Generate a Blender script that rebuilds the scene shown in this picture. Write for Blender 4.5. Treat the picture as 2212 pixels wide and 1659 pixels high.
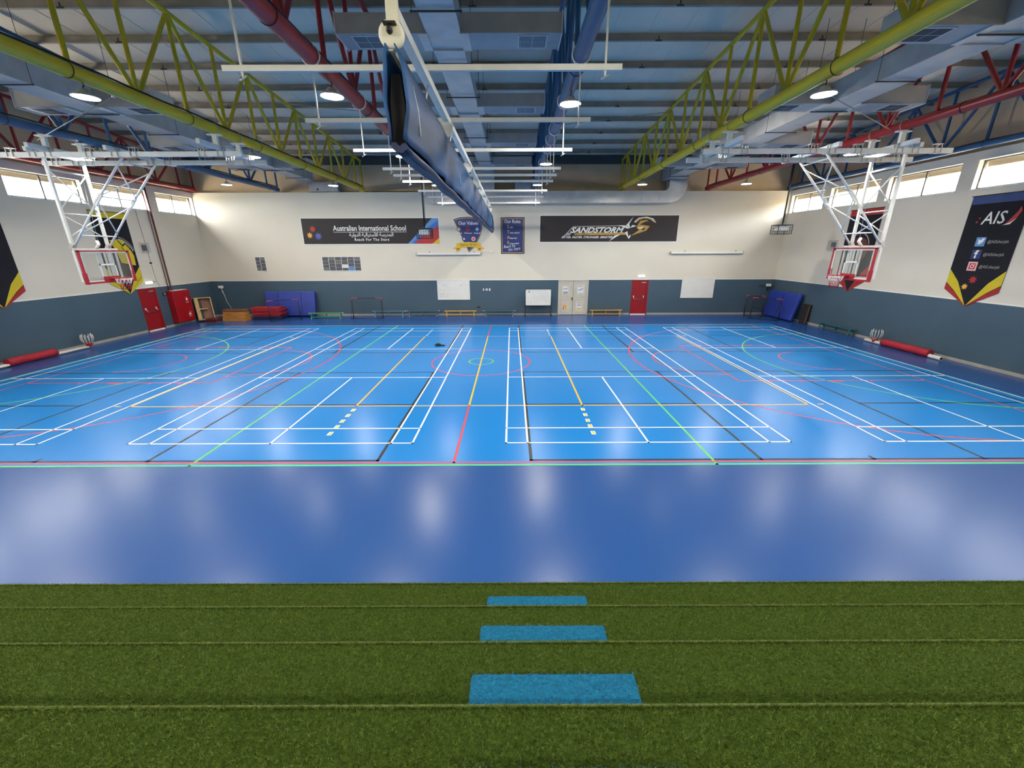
import bpy, math, random
import numpy as np
from mathutils import Vector, Matrix

for o in list(bpy.data.objects):
    bpy.data.objects.remove(o)
random.seed(7); RNG = np.random.default_rng(11)
scene = bpy.context.scene
COL = scene.collection
R = math.radians

# ------------------------------------------------------------------ camera
W_PX, H_PX, F_PX = 2212, 1659, 875.83
PITCH, ROLL = 0.3205, -0.0036
CAM = Vector((1.139, 0.0, 3.937))
cam_data = bpy.data.cameras.new('camera'); cam = bpy.data.objects.new('camera', cam_data); COL.objects.link(cam)
cam_data.sensor_width = 36; cam_data.lens = F_PX / W_PX * 36; cam_data.clip_end = 300; cam_data.clip_start = 0.05
fw = Vector((0, math.cos(PITCH), -math.sin(PITCH))); rt = Vector((1, 0, 0)); up = rt.cross(fw)
rt2 = rt * math.cos(ROLL) + up * math.sin(ROLL); up2 = up * math.cos(ROLL) - rt * math.sin(ROLL)
m = Matrix((rt2, up2, -fw)).transposed().to_4x4(); m.translation = CAM
cam.matrix_world = m
scene.camera = cam

# ------------------------------------------------------------------ world, light, exposure
world = bpy.data.worlds.new('sky'); scene.world = world; world.use_nodes = True
bg = world.node_tree.nodes['Background']
bg.inputs[0].default_value = (1.0, 0.98, 0.97, 1); bg.inputs[1].default_value = 32.0
sun_data = bpy.data.lights.new('sun', 'SUN'); sun_data.energy = 40.0; sun_data.color = (1, .95, .86); sun_data.angle = R(.6)
sun = bpy.data.objects.new('sun', sun_data); COL.objects.link(sun); sun.rotation_euler = (R(24), R(4), 0)
LAMP_STRENGTH = 310.0
scene.cycles.sample_clamp_indirect = 8.0; scene.cycles.use_light_tree = False; scene.cycles.caustics_reflective = False; scene.cycles.caustics_refractive = False
vs = scene.view_settings
vs.view_transform = 'Standard'; vs.look = 'None'; vs.gamma = 1; vs.use_curve_mapping = False
vs.exposure = 0.25

# ------------------------------------------------------------------ materials
def srgb(h):
    c = [int(h[i:i + 2], 16) / 255 for i in (0, 2, 4)]
    return tuple(x / 12.92 if x <= .04045 else ((x + .055) / 1.055) ** 2.4 for x in c)
MATS = {}
def mat(name, col, rough=.6, metal=0, var=.06, scale=3.0, bump=0, bscale=60, spec=.5, emit=None, alpha=None, trans=0, rvar=0, rscale=1.2, stretch=None):
    if name in MATS: return MATS[name]
    if isinstance(col, str): col = srgb(col)
    mt = bpy.data.materials.new(name); mt.use_nodes = True
    nt = mt.node_tree; b = nt.nodes['Principled BSDF']; L = nt.links.new
    b.inputs['Roughness'].default_value = rough; b.inputs['Metallic'].default_value = metal
    b.inputs['Specular IOR Level'].default_value = spec
    tc = nt.nodes.new('ShaderNodeTexCoord'); src = tc.outputs['Object']
    if stretch:
        mp = nt.nodes.new('ShaderNodeMapping'); mp.inputs['Scale'].default_value = stretch
        L(tc.outputs['Object'], mp.inputs[0]); src = mp.outputs[0]
    n = nt.nodes.new('ShaderNodeTexNoise'); n.inputs['Scale'].default_value = scale; n.inputs['Detail'].default_value = 5
    L(src, n.inputs['Vector'])
    rp = nt.nodes.new('ShaderNodeValToRGB'); rp.color_ramp.elements[0].position = .3; rp.color_ramp.elements[1].position = .7
    rp.color_ramp.elements[0].color = (*[max(0, c * (1 - var)) for c in col], 1)
    rp.color_ramp.elements[1].color = (*[min(1, c * (1 + var)) for c in col], 1)
    L(n.outputs[0], rp.inputs[0]); L(rp.outputs[0], b.inputs['Base Color'])
    if rvar:
        n2 = nt.nodes.new('ShaderNodeTexNoise'); n2.inputs['Scale'].default_value = rscale; n2.inputs['Detail'].default_value = 6
        L(src, n2.inputs['Vector'])
        mr = nt.nodes.new('ShaderNodeMapRange'); mr.inputs[3].default_value = rough - rvar; mr.inputs[4].default_value = rough + rvar
        mr.inputs[1].default_value = .3; mr.inputs[2].default_value = .7
        L(n2.outputs[0], mr.inputs[0]); L(mr.outputs[0], b.inputs['Roughness'])
    if bump:
        n3 = nt.nodes.new('ShaderNodeTexNoise'); n3.inputs['Scale'].default_value = bscale; n3.inputs['Detail'].default_value = 3
        L(src, n3.inputs['Vector'])
        bp = nt.nodes.new('ShaderNodeBump'); bp.inputs['Strength'].default_value = bump; bp.inputs['Distance'].default_value = .02
        L(n3.outputs[0], bp.inputs['Height']); L(bp.outputs[0], b.inputs['Normal'])
    if emit:
        b.inputs['Emission Color'].default_value = (*emit[0], 1); b.inputs['Emission Strength'].default_value = emit[1]
    if alpha is not None: b.inputs['Alpha'].default_value = alpha
    if trans: b.inputs['Transmission Weight'].default_value = trans
    MATS[name] = mt; return mt

def glass_mat(name, tint, mix):
    mt = bpy.data.materials.new(name); mt.use_nodes = True; nt = mt.node_tree; L = nt.links.new
    nt.nodes.remove(nt.nodes['Principled BSDF'])
    out = nt.nodes['Material Output']
    t = nt.nodes.new('ShaderNodeBsdfTransparent'); t.inputs[0].default_value = (*tint, 1)
    g = nt.nodes.new('ShaderNodeBsdfGlossy'); g.inputs['Roughness'].default_value = .08
    n = nt.nodes.new('ShaderNodeTexNoise'); n.inputs['Scale'].default_value = 6
    mr = nt.nodes.new('ShaderNodeMapRange'); mr.inputs[3].default_value = mix * .6; mr.inputs[4].default_value = mix * 1.4
    L(n.outputs[0], mr.inputs[0])
    mx = nt.nodes.new('ShaderNodeMixShader'); L(mr.outputs[0], mx.inputs[0]); L(t.outputs[0], mx.inputs[1]); L(g.outputs[0], mx.inputs[2])
    L(mx.outputs[0], out.inputs[0]); MATS[name] = mt; return mt

M = {}
M['wall'] = mat('cream_wall_paint', (.72, .67, .56), .75, var=.03, scale=.6, bump=.05, bscale=90)
M['wall_side'] = mat('side_wall_paint', (.70, .66, .57), .75, var=.03, scale=.6, bump=.05, bscale=90)
M['wain'] = mat('slate_wall_paint', (.055, .100, .142), .6, var=.06, scale=.8, bump=.04, bscale=90)
M['trim'] = mat('white_trim_paint', (.82, .8, .74), .5)
M['skirt'] = mat('grey_skirting', (.36, .34, .30), .6, var=.12)
M['clad'] = mat('beige_cladding', (.62, .48, .32), .8, var=.06, scale=1.5)
M['floor'] = mat('navy_vinyl_floor', (.018, .080, .29), .26, var=.02, scale=.3, spec=.32)
M['court'] = mat('sky_blue_vinyl_court', (.008, .205, .62), .26, var=.02, scale=.3, spec=.24)
for n, c in dict(line_white='f4f6f2', line_yellow='f0bb2c', line_red='d43a48', line_green='62c858', line_black='06121a').items():
    M[n] = mat(n + '_paint', c, .4, var=.05, scale=5)
M['roof'] = mat('white_roof_sheet', (.76, .67, .55), .55, var=.06, scale=.8, spec=.4)
M['purlin'] = mat('grey_purlin_steel', (.30, .28, .25), .6, var=.15, scale=2)
M['eave'] = mat('dark_eave_steel', (.05, .055, .06), .7)
M['yellow'] = mat('yellow_steel_paint', (.55, .43, .01), .38, var=.12, scale=4)
M['red'] = mat('red_steel_paint', (.26, .012, .018), .38, var=.12, scale=4)
M['blue'] = mat('blue_steel_paint', (.018, .085, .21), .35, var=.12, scale=4)
M['white'] = mat('white_steel_paint', (.80, .80, .77), .42, var=.05, scale=5)
M['offwhite'] = mat('cream_plastic', (.72, .70, .58), .5, var=.05)
M['duct'] = mat('galvanised_duct', (.58, .58, .58), .36, metal=.3, var=.10, scale=2.5, rvar=.06)
M['ductwrap'] = mat('grey_duct_wrap', (.40, .40, .41), .55, metal=.15, var=.10, scale=2.5)
M['black'] = mat('black_plastic', (.012, .012, .014), .5, var=.2)
M['blackcloth'] = mat('black_cloth', (.010, .010, .012), .9, var=.2)
M['cable'] = mat('black_cable_rubber', (.012, .011, .010), .6, var=.2)
M['curtain'] = mat('blue_curtain_vinyl', (.018, .068, .19), .6, var=.5, scale=2.2, stretch=(1, .25, 1), bump=.15, bscale=5, spec=.22)
M['curtaindark'] = mat('navy_curtain_edge', (.010, .022, .085), .5, var=.3, scale=4)
M['rope'] = mat('white_rope', (.75, .74, .70), .8)
M['grille'] = mat('white_grille', (.62, .64, .66), .5)
M['grilledark'] = mat('dark_grille_slot', (.06, .07, .08), .7)
M['lens'] = mat('lit_lamp_lens', (1, 1, 1), .4, emit=((1.0, .93, .80), LAMP_STRENGTH))
M['lampbody'] = mat('grey_lamp_housing', (.45, .45, .44), .4, metal=.3)
M['exit'] = mat('lit_exit_light', (1, 1, 1), .4, emit=((.92, 1.0, .98), 2.2))
M['doorred'] = mat('red_door_paint', (.30, .006, .010), .40, var=.08, scale=3)
M['doorgrey'] = mat('cream_door_paint', (.62, .58, .47), .5, var=.05)
M['steel'] = mat('brushed_steel', (.65, .65, .64), .3, metal=.85, var=.06)
M['wood'] = mat('varnished_wood', (.42, .19, .045), .45, var=.35, scale=5, stretch=(.5, 6, 6))
M['woodlight'] = mat('pale_plywood', (.52, .34, .14), .55, var=.3, scale=5, stretch=(.6, 5, 5))
M['leather'] = mat('brown_leather', (.19, .075, .04), .5, var=.2)
M['maroon'] = mat('maroon_vinyl', (.10, .012, .016), .45, var=.2)
M['matred'] = mat('red_vinyl_mat', (.42, .018, .03), .42, var=.1, bump=.12, bscale=9)
M['matblue'] = mat('blue_vinyl_mat', (.02, .045, .32), .42, var=.12, bump=.25, bscale=5)
M['matnavy'] = mat('navy_vinyl_mat', (.008, .018, .085), .5, var=.15)
M['padred'] = mat('red_foam_padding', (.36, .012, .03), .7, var=.2, scale=14, bump=.3, bscale=40)
M['hoopred'] = mat('red_hoop_paint', (.40, .015, .03), .45)
M['net'] = mat('white_net_cord', (.75, .74, .72), .8)
M['netblack'] = mat('black_net_cord', (.01, .01, .012), .8)
M['goalpink'] = mat('pink_goal_sleeve', (.55, .05, .09), .5)
M['bgreen'] = mat('green_bench_paint', (.05, .32, .11), .4)
M['bblue'] = mat('blue_bench_paint', (.035, .13, .22), .4)
M['bblue2'] = mat('pale_blue_bench_paint', (.09, .24, .36), .4)
M['byellow'] = mat('yellow_bench_wood', (.66, .36, .06), .4, var=.12, scale=4, stretch=(.6, 5, 5))
M['bteal'] = mat('teal_bench_paint', (.02, .13, .17), .4)
M['board'] = mat('whiteboard_enamel', (.78, .77, .73), .25, var=.03)
M['paper'] = mat('white_paper', (.8, .79, .78), .7, var=.02)
M['ink'] = mat('grey_marker_ink', (.28, .28, .30), .7)
M['cabinet'] = mat('red_cabinet_enamel', (.36, .006, .012), .33, var=.06)
M['art_black'] = mat('print_black', (.016, .011, .012), .6, var=.2, scale=.7)
M['art_navy'] = mat('print_navy', (.014, .035, .17), .45, var=.15, scale=2)
M['art_white'] = mat('print_white', (.82, .82, .80), .5, var=.02)
M['art_gold'] = mat('print_gold', (.50, .30, .06), .5, var=.1)
M['art_orange'] = mat('print_orange', (.78, .42, .06), .5)
M['art_red'] = mat('print_red', (.42, .025, .025), .5)
M['art_blue'] = mat('print_blue', (.045, .13, .42), .5)
M['art_lblue'] = mat('print_light_blue', (.10, .27, .58), .5)
M['art_yellow'] = mat('print_yellow', (.72, .47, .02), .5)
M['art_tan'] = mat('print_tan', (.45, .26, .09), .5)
M['art_purple'] = mat('print_violet_blue', (.08, .10, .42), .5)
M['art_pink'] = mat('print_pink', (.80, .45, .45), .5)
M['art_grey'] = mat('print_grey', (.40, .38, .36), .5)
M['ban_black'] = mat('banner_black_cloth', (.006, .006, .012), .9, var=.2)
M['ban_yellow'] = mat('banner_yellow_cloth', (.60, .48, .015), .7)
M['ban_red'] = mat('banner_red_cloth', (.36, .018, .018), .7)
M['ban_blue'] = mat('banner_blue_cloth', (.035, .065, .20), .7)
M['sheet1'] = mat('dark_printed_sheet', (.10, .10, .105), .6, var=.45, scale=9, stretch=(.3, 1, 14))
M['sheet2'] = mat('grey_printed_sheet', (.17, .165, .16), .6, var=.45, scale=9, stretch=(.3, 1, 14))
M['turf'] = mat('green_turf_backing', (.045, .080, .010), .9, var=.4, scale=55, bump=.6, bscale=260, spec=.15)
M['turfedge'] = mat('lit_turf_edge', (.125, .165, .055), .9, var=.3, scale=40, bump=.5, bscale=200, spec=.1)  # paler than the turf: light caught on tier lips put into colour
M['turfblue'] = mat('blue_turf_backing', (.012, .17, .32), .9, var=.2, scale=45, bump=.6, bscale=260, spec=.15)
M['concrete'] = mat('grey_concrete', (.4, .4, .38), .85, var=.1)
M['sand'] = mat('pale_sand_ground', (.62, .56, .45), .9, var=.1)
M['facade'] = mat('cream_facade', (.80, .66, .44), .85, var=.05)
M['frame'] = mat('grey_window_frame', (.10, .10, .10), .5)
M['glass'] = glass_mat('window_glass', (.96, .98, .98), .05)
M['acrylic'] = glass_mat('clear_backboard_acrylic', (.93, .95, .94), .10)
M['screen'] = mat('projector_grey', (.32, .34, .36), .4)

def blade_mat(name, c0, c1, c2):
    mt = bpy.data.materials.new(name); mt.use_nodes = True; nt = mt.node_tree; L = nt.links.new
    b = nt.nodes['Principled BSDF']; b.inputs['Roughness'].default_value = .55; b.inputs['Specular IOR Level'].default_value = .3
    tc = nt.nodes.new('ShaderNodeTexCoord')
    wn = nt.nodes.new('ShaderNodeTexWhiteNoise'); wn.noise_dimensions = '3D'
    sn = nt.nodes.new('ShaderNodeVectorMath'); sn.operation = 'SNAP'; sn.inputs[1].default_value = (.012, .012, .2)
    L(tc.outputs['Object'], sn.inputs[0]); L(sn.outputs[0], wn.inputs['Vector'])
    rp = nt.nodes.new('ShaderNodeValToRGB'); e = rp.color_ramp.elements
    e[0].color = (*c0, 1); e[1].color = (*c2, 1); k = e.new(.55); k.color = (*c1, 1)
    L(wn.outputs[0], rp.inputs[0]); L(rp.outputs[0], b.inputs['Base Color'])
    tr = nt.nodes.new('ShaderNodeBsdfTranslucent'); L(rp.outputs[0], tr.inputs[0])
    mx = nt.nodes.new('ShaderNodeMixShader'); mx.inputs[0].default_value = .4
    L(b.outputs[0], mx.inputs[1]); L(tr.outputs[0], mx.inputs[2]); L(mx.outputs[0], nt.nodes['Material Output'].inputs[0])
    MATS[name] = mt; return mt
M['blades'] = blade_mat('green_turf_blades', (.062, .098, .009), (.122, .176, .022), (.23, .30, .07))
M['bladesblue'] = blade_mat('blue_turf_blades', (.012, .15, .30), (.02, .21, .40), (.05, .32, .52))

# ------------------------------------------------------------------ mesh builder
def basis(d):
    d = Vector(d).normalized(); a = Vector((0, 0, 1)) if abs(d.z) < .95 else Vector((1, 0, 0))
    u = a.cross(d).normalized(); return u, d.cross(u)
class MB:
    def __init__(s): s.v = []; s.f = []; s.sm = []
    def add(s, vs_, fs, smooth=False):
        n = len(s.v); s.v += [tuple(v) for v in vs_]; s.f += [tuple(i + n for i in f) for f in fs]; s.sm += [smooth] * len(fs); return s
    def box(s, x0, x1, y0, y1, z0, z1):
        v = [(x, y, z) for z in (z0, z1) for y in (y0, y1) for x in (x0, x1)]
        return s.add(v, [(0, 2, 3, 1), (4, 5, 7, 6), (0, 1, 5, 4), (2, 6, 7, 3), (0, 4, 6, 2), (1, 3, 7, 5)])
    def obox(s, c, u, v, w, a, b, d):   # oriented box, full sizes a,b,d along u,v,w
        c, u, v, w = Vector(c), Vector(u).normalized() * a / 2, Vector(v).normalized() * b / 2, Vector(w).normalized() * d / 2
        P = [c + u * i + v * j + w * k for k in (-1, 1) for j in (-1, 1) for i in (-1, 1)]
        fs = [(0, 2, 3, 1), (4, 5, 7, 6), (0, 1, 5, 4), (2, 6, 7, 3), (0, 4, 6, 2), (1, 3, 7, 5)]
        if u.cross(v).dot(w) < 0: fs = [f[::-1] for f in fs]
        return s.add(P, fs)
    def bar(s, p0, p1, a, b, upv=(0, 0, 1)):   # rectangular bar a wide, b tall
        p0, p1 = Vector(p0), Vector(p1); d = (p1 - p0); L = d.length; d.normalize()
        upv = Vector(upv)
        if abs(d.dot(upv)) > .97: upv = Vector((0, 1, 0))
        u = d.cross(upv).normalized(); w = u.cross(d)
        return s.obox((p0 + p1) / 2, u, d, w, a, L, b)
    def tube(s, pts, r, n=8, cap=True):
        pts = [Vector(p) for p in pts]; rings = []
        for i, p in enumerate(pts):
            if i == 0: d = pts[1] - p
            elif i == len(pts) - 1: d = p - pts[i - 1]
            else: d = (pts[i + 1] - p).normalized() + (p - pts[i - 1]).normalized()
            if i == 0: u, w = basis(d)
            else:
                d = d.normalized(); u = (u - d * u.dot(d)).normalized(); w = d.cross(u)
            rr = r[i] if isinstance(r, (list, tuple)) else r
            rings.append([p + (u * math.cos(t) + w * math.sin(t)) * rr for t in (2 * math.pi * k / n for k in range(n))])
        k = len(s.v)
        vs_ = [v for rg in rings for v in rg]; fs = []
        for i in range(len(pts) - 1):
            for j in range(n):
                fs.append((i * n + j, i * n + (j + 1) % n, (i + 1) * n + (j + 1) % n, (i + 1) * n + j))
        s.add(vs_, fs, True)
        if cap:
            s.f += [tuple(k + j for j in reversed(range(n))), tuple(k + (len(pts) - 1) * n + j for j in range(n))]; s.sm += [False, False]
        return s
    def lathe(s, c, prof, n=20, axis=(0, 0, 1)):   # prof [(r, h)...]
        c = Vector(c); ax = Vector(axis).normalized(); u, w = basis(ax); vs_ = []; fs = []
        for r, h in prof:
            for k in range(n):
                t = 2 * math.pi * k / n; vs_.append(c + ax * h + (u * math.cos(t) + w * math.sin(t)) * r)
        for i in range(len(prof) - 1):
            for j in range(n): fs.append((i * n + j, i * n + (j + 1) % n, (i + 1) * n + (j + 1) % n, (i + 1) * n + j))
        return s.add(vs_, fs, True)
    def torus(s, c, axis, R_, r, n=24, m_=6, a0=0, a1=2 * math.pi):
        c = Vector(c); u, w = basis(axis); full = abs(a1 - a0 - 2 * math.pi) < 1e-4
        pts = [c + (u * math.cos(a0 + (a1 - a0) * k / n) + w * math.sin(a0 + (a1 - a0) * k / n)) * R_ for k in range(n + 1)]
        return s.tube(pts, r, m_, cap=not full)
    def prism(s, poly, O, U, V, d0, d1):   # 2D polygon in frame extruded along N=U x V from d0 to d1
        O, U, V = Vector(O), Vector(U), Vector(V); N = U.cross(V); n = len(poly)
        a = [O + U * p[0] + V * p[1] + N * d0 for p in poly]; b = [O + U * p[0] + V * p[1] + N * d1 for p in poly]
        area = sum(poly[i][0] * poly[(i + 1) % n][1] - poly[(i + 1) % n][0] * poly[i][1] for i in range(n))
        fs = [tuple(reversed(range(n))), tuple(range(n, 2 * n))] + [(i, (i + 1) % n, n + (i + 1) % n, n + i) for i in range(n)]
        if (area < 0) != (d1 < d0): fs = [f[::-1] for f in fs]
        return s.add(a + b, fs)
    def mesh(s, name):
        me = bpy.data.meshes.new(name); me.from_pydata(s.v, [], s.f)
        me.polygons.foreach_set('use_smooth', s.sm); me.update(); return me
    def build(s, name, mt, parent=None, bevel=0, kind=None):
        me = s.mesh(name); me.materials.append(M[mt] if isinstance(mt, str) else mt)
        return link(name, me, parent, bevel, kind)
def link(name, me, parent=None, bevel=0, kind=None):
    o = bpy.data.objects.new(name, me); COL.objects.link(o)
    if parent is not None:
        o.parent = parent; o.location = -wloc(parent)
    if bevel:
        b = o.modifiers.new('bevel', 'BEVEL'); b.width = bevel; b.segments = 2; b.limit_method = 'ANGLE'
    if kind: o['kind'] = kind
    return o
def wloc(o):
    l = Vector(o.location)
    while o.parent: o = o.parent; l += Vector(o.location)
    return l
def thing(name, label, cat, loc=(0, 0, 0), group=None):
    o = bpy.data.objects.new(name, None); COL.objects.link(o); o.location = loc; o.empty_display_size = .2
    return tag(o, label, cat, group)
def tag(o, label, cat, group=None):
    o['label'] = label; o['category'] = cat
    if group: o['group'] = group
    return o
def struct(o): o['kind'] = 'structure'; return o
def sempty(name, loc=(0, 0, 0)):
    o = bpy.data.objects.new(name, None); COL.objects.link(o); o.location = loc; return struct(o)
def copy_tree(o, loc, rz=0, label=None, parent=None):
    c = o.copy(); COL.objects.link(c)
    if parent is None:
        c.location = loc; c.rotation_euler = (0, 0, rz)
        if label: c['label'] = label
    else: c.parent = parent
    for ch in o.children: copy_tree(ch, None, parent=c)
    return c

# frames for wall art: origin, U (viewer's right), V up
class Frame:
    def __init__(s, O, U, V=(0, 0, 1), parent=None): s.O, s.U, s.V = Vector(O), Vector(U), Vector(V); s.N = s.U.cross(s.V); s.parent = parent
    def poly(s, name, pts, mt, d, th=.003): return MB().prism(pts, s.O, s.U, s.V, d, d + th).build(name, mt, s.parent)
    def polys(s, name, plist, mt, d, th=.003):
        b = MB()
        for p in plist: b.prism(p, s.O, s.U, s.V, d, d + th)
        return b.build(name, mt, s.parent)
    def rect(s, name, u0, u1, v0, v1, mt, d, th=.003): return s.poly(name, [(u0, v0), (u1, v0), (u1, v1), (u0, v1)], mt, d, th)
    def text(s, name, body, u, v, size, mt, d, align='LEFT', shear=0, bold=0, sx=1, width=None, rot=0, spacing=1):
        c = bpy.data.curves.new('lettering', 'FONT'); c.body = body; c.size = size; c.align_x = align; c.shear = shear; c.offset = bold
        c.space_character = spacing; c.resolution_u = 2
        t = bpy.data.objects.new('lettering_tmp', c); COL.objects.link(t)
        dg = bpy.context.evaluated_depsgraph_get(); dg.update()
        me = bpy.data.meshes.new_from_object(t.evaluated_get(dg)); bpy.data.objects.remove(t)
        if width and len(me.vertices):
            xs = [q.co.x for q in me.vertices]; sx = width / max(1e-6, max(xs) - min(xs))
        me.materials.clear(); me.materials.append(M[mt])
        mx = Matrix((s.U, s.V, s.N)).transposed().to_4x4(); mx.translation = s.O + s.U * u + s.V * v + s.N * d
        me.transform(mx @ Matrix.Rotation(rot, 4, 'Z') @ Matrix.Scale(sx, 4, (1, 0, 0)))
        me.name = name
        return link(name, me, s.parent)
def star(cx, cy, ro, ri, n, a0=math.pi / 2):
    return [(cx + (ro if k % 2 == 0 else ri) * math.cos(a0 + math.pi * k / n), cy + (ro if k % 2 == 0 else ri) * math.sin(a0 + math.pi * k / n)) for k in range(2 * n)]
def disc(cx, cy, r, n=20): return [(cx + r * math.cos(2 * math.pi * k / n), cy + r * math.sin(2 * math.pi * k / n)) for k in range(n)]

# ------------------------------------------------------------------ room dimensions
YB, XW, YF = 25.7, 17.35, -5.2          # back wall, side walls, wall behind the bleachers
ZW = 7.1                                 # top of masonry
RIDGE = 10.9
def z_chord(y): return 8.72 + .062 * (YB - max(y, 2 * RIDGE - y))
def z_roof(y): return z_chord(y) + .26

# ------------------------------------------------------------------ floor and court markings
floor = struct(MB().box(-XW - .4, XW + .4, YF - .4, YB + .4, -.2, 0).build('floor', 'floor'))
MB().box(-15.32, 15.32, 6.88, 22.19, .0005, .002).build('court_surface', 'court', floor)
LZ = [.0022]
def strips(name, mt, segs, w=.045):
    b = MB(); z = LZ[0]; LZ[0] += .0003
    for (x0, y0, x1, y1) in segs:
        h = w / 2
        if abs(x1 - x0) > abs(y1 - y0): b.box(min(x0, x1) - h, max(x0, x1) + h, y0 - h, y0 + h, z - .0002, z)
        else: b.box(x0 - h, x0 + h, min(y0, y1) - h, max(y0, y1) + h, z - .0002, z)
    return b.build(name, mt, floor)
def arc(name, mt, items, w=.05):
    b = MB(); z = LZ[0]; LZ[0] += .0003
    for (cx, cy, r, a0, a1) in items:
        n = max(12, int(abs(a1 - a0) * r * 6)); vs_ = []
        for k in range(n + 1):
            t = a0 + (a1 - a0) * k / n
            vs_ += [(cx + (r - w / 2) * math.cos(t), cy + (r - w / 2) * math.sin(t), z), (cx + (r + w / 2) * math.cos(t), cy + (r + w / 2) * math.sin(t), z)]
        b.add(vs_, [(2 * k, 2 * k + 1, 2 * k + 3, 2 * k + 2) for k in range(n)])
    return b.build(name, mt, floor)
CY = 14.54
PI = math.pi
# black cross-court lines
sg = []
for s in (-1, 1):
    for x in (1.51, 6.04, 10.43, 14.95):
        sg += [(s * x, 7.1, s * x, 13.15), (s * x, 15.92, s * x, 21.9)]
    sg += [(s * 1.51, 7.1, s * 14.95, 7.1), (s * 1.51, 13.15, s * 14.95, 13.15), (s * 1.51, 15.92, s * 14.95, 15.92)]
    for a, c in ((1.51, 6.04), (10.43, 14.95)): sg += [(s * a, 10.13, s * c, 10.13), (s * a, 19.06, s * c, 19.06)]
    sg += [(s * 8.26, 7.1, s * 8.26, 7.2)]
strips('black_court_lines', 'line_black', sg, .062)
# green netball lines
strips('green_netball_lines', 'line_green', [(-15.25, 6.92, 15.25, 6.92), (-15.25, 22.16, 15.25, 22.16), (-15.25, 6.92, -15.25, 22.16), (15.25, 6.92, 15.25, 22.16), (-5.08, 6.92, -5.08, 22.16), (5.08, 6.92, 5.08, 22.16)], .05)
arc('green_netball_arcs', 'line_green', [(0, CY, .45, 0, 2 * PI), (15.25, CY, 4.9, PI / 2, 3 * PI / 2), (-15.25, CY, 4.9, -PI / 2, PI / 2)], .05)
# red basketball lines
sg = [(-14.1, 7.02, 14.1, 7.02), (-14.1, 22.05, 14.1, 22.05), (0, 7.02, 0, 10.0), (0, 19.08, 0, 22.05)]
for s in (-1, 1):
    sg += [(s * 14.1, 7.02, s * 14.1, 22.05), (s * 8.27, CY - 2.44, s * 8.27, CY + 2.44), (s * 8.27, CY - 2.44, s * 14.1, CY - 2.44), (s * 8.27, CY + 2.44, s * 14.1, CY + 2.44),
           (s * 12.43, CY - 6.6, s * 14.1, CY - 6.6), (s * 12.43, CY + 6.6, s * 14.1, CY + 6.6)]
strips('red_basketball_lines', 'line_red', sg, .05)
sg = []
for s in (-1, 1):
    for t in (-1, 1):
        for x in (9.24, 10.17, 12.37): sg.append((s * x, CY + t * 2.44, s * x, CY + t * 2.54))
bl = MB()
for s in (-1, 1):
    for t in (-1, 1): bl.box(s * 11.27 - .2, s * 11.27 + .2, CY + t * 2.5 - .05, CY + t * 2.5 + .05, .0030, .0034)
bl.build('red_lane_blocks', 'line_red', floor)
strips('red_lane_ticks', 'line_red', sg, .05)
arc('red_basketball_arcs', 'line_red', [(0, CY, 1.8, 0, 2 * PI), (8.27, CY, 1.8, PI / 2, 3 * PI / 2), (-8.27, CY, 1.8, -PI / 2, PI / 2),
    (12.43, CY, 6.7, PI / 2 + .05, 3 * PI / 2 - .05), (-12.43, CY, 6.7, -PI / 2 + .05, PI / 2 - .05), (12.5, CY, 1.25, PI / 2, 3 * PI / 2), (-12.5, CY, 1.25, -PI / 2, PI / 2)], .05)
# yellow volleyball court
strips('yellow_volleyball_lines', 'line_yellow', [(-9, 10.04, 9, 10.04), (-9, 10.04, -9, 19.04), (9, 10.04, 9, 19.04), (-3, 10.04, -3, 19.04), (3, 10.04, 3, 19.04), (0, 10.04, 0, 19.04)], .05)
strips('pale_volleyball_far_line', 'line_white', [(-9, 19.07, 9, 19.07)], .02)
dash = MB(); dashw = MB()
for s in (-1, 1):
    for y in (9.75, 9.39, 9.04, 8.71, 8.34):
        dashw.box(s * 2.97 - .05, s * 2.97 + .05, y - .09, y + .09, .0046, .0050); dash.box(s * 2.97 - .025, s * 2.97 + .03, y - .075, y + .075, .0050, .0054)
        dashw.box(s * 2.97 - .03, s * 2.97 + .03, 2 * CY - y - .08, 2 * CY - y + .08, .0046, .0050)
    dash.box(s * 9.345 - .08, s * 9.345 + .08, 10.03, 10.08, .0050, .0054); dashw.box(s * 9.345 - .08, s * 9.345 + .08, 19.02, 19.07, .0046, .0050)
dashw.build('white_attack_line_dashes', 'line_white', floor); dash.build('yellow_attack_line_dashes', 'line_yellow', floor)
LZ[0] = .0056
# white badminton courts
Y0, L_ = 7.85, 13.4
for x0 in (1.01, -7.10, 9.12, -15.15):
    sg = []
    for y in (0, .76, 4.72, 8.68, 12.64, 13.4): sg.append((x0, Y0 + y, x0 + 6.1, Y0 + y))
    for x in (0, .46, 5.64, 6.1): sg.append((x0 + x, Y0, x0 + x, Y0 + L_))
    sg += [(x0 + 3.05, Y0, x0 + 3.05, Y0 + 4.72), (x0 + 3.05, Y0 + 8.68, x0 + 3.05, Y0 + L_)]
    strips('white_badminton_court_lines', 'line_white', sg, .042)

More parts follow.
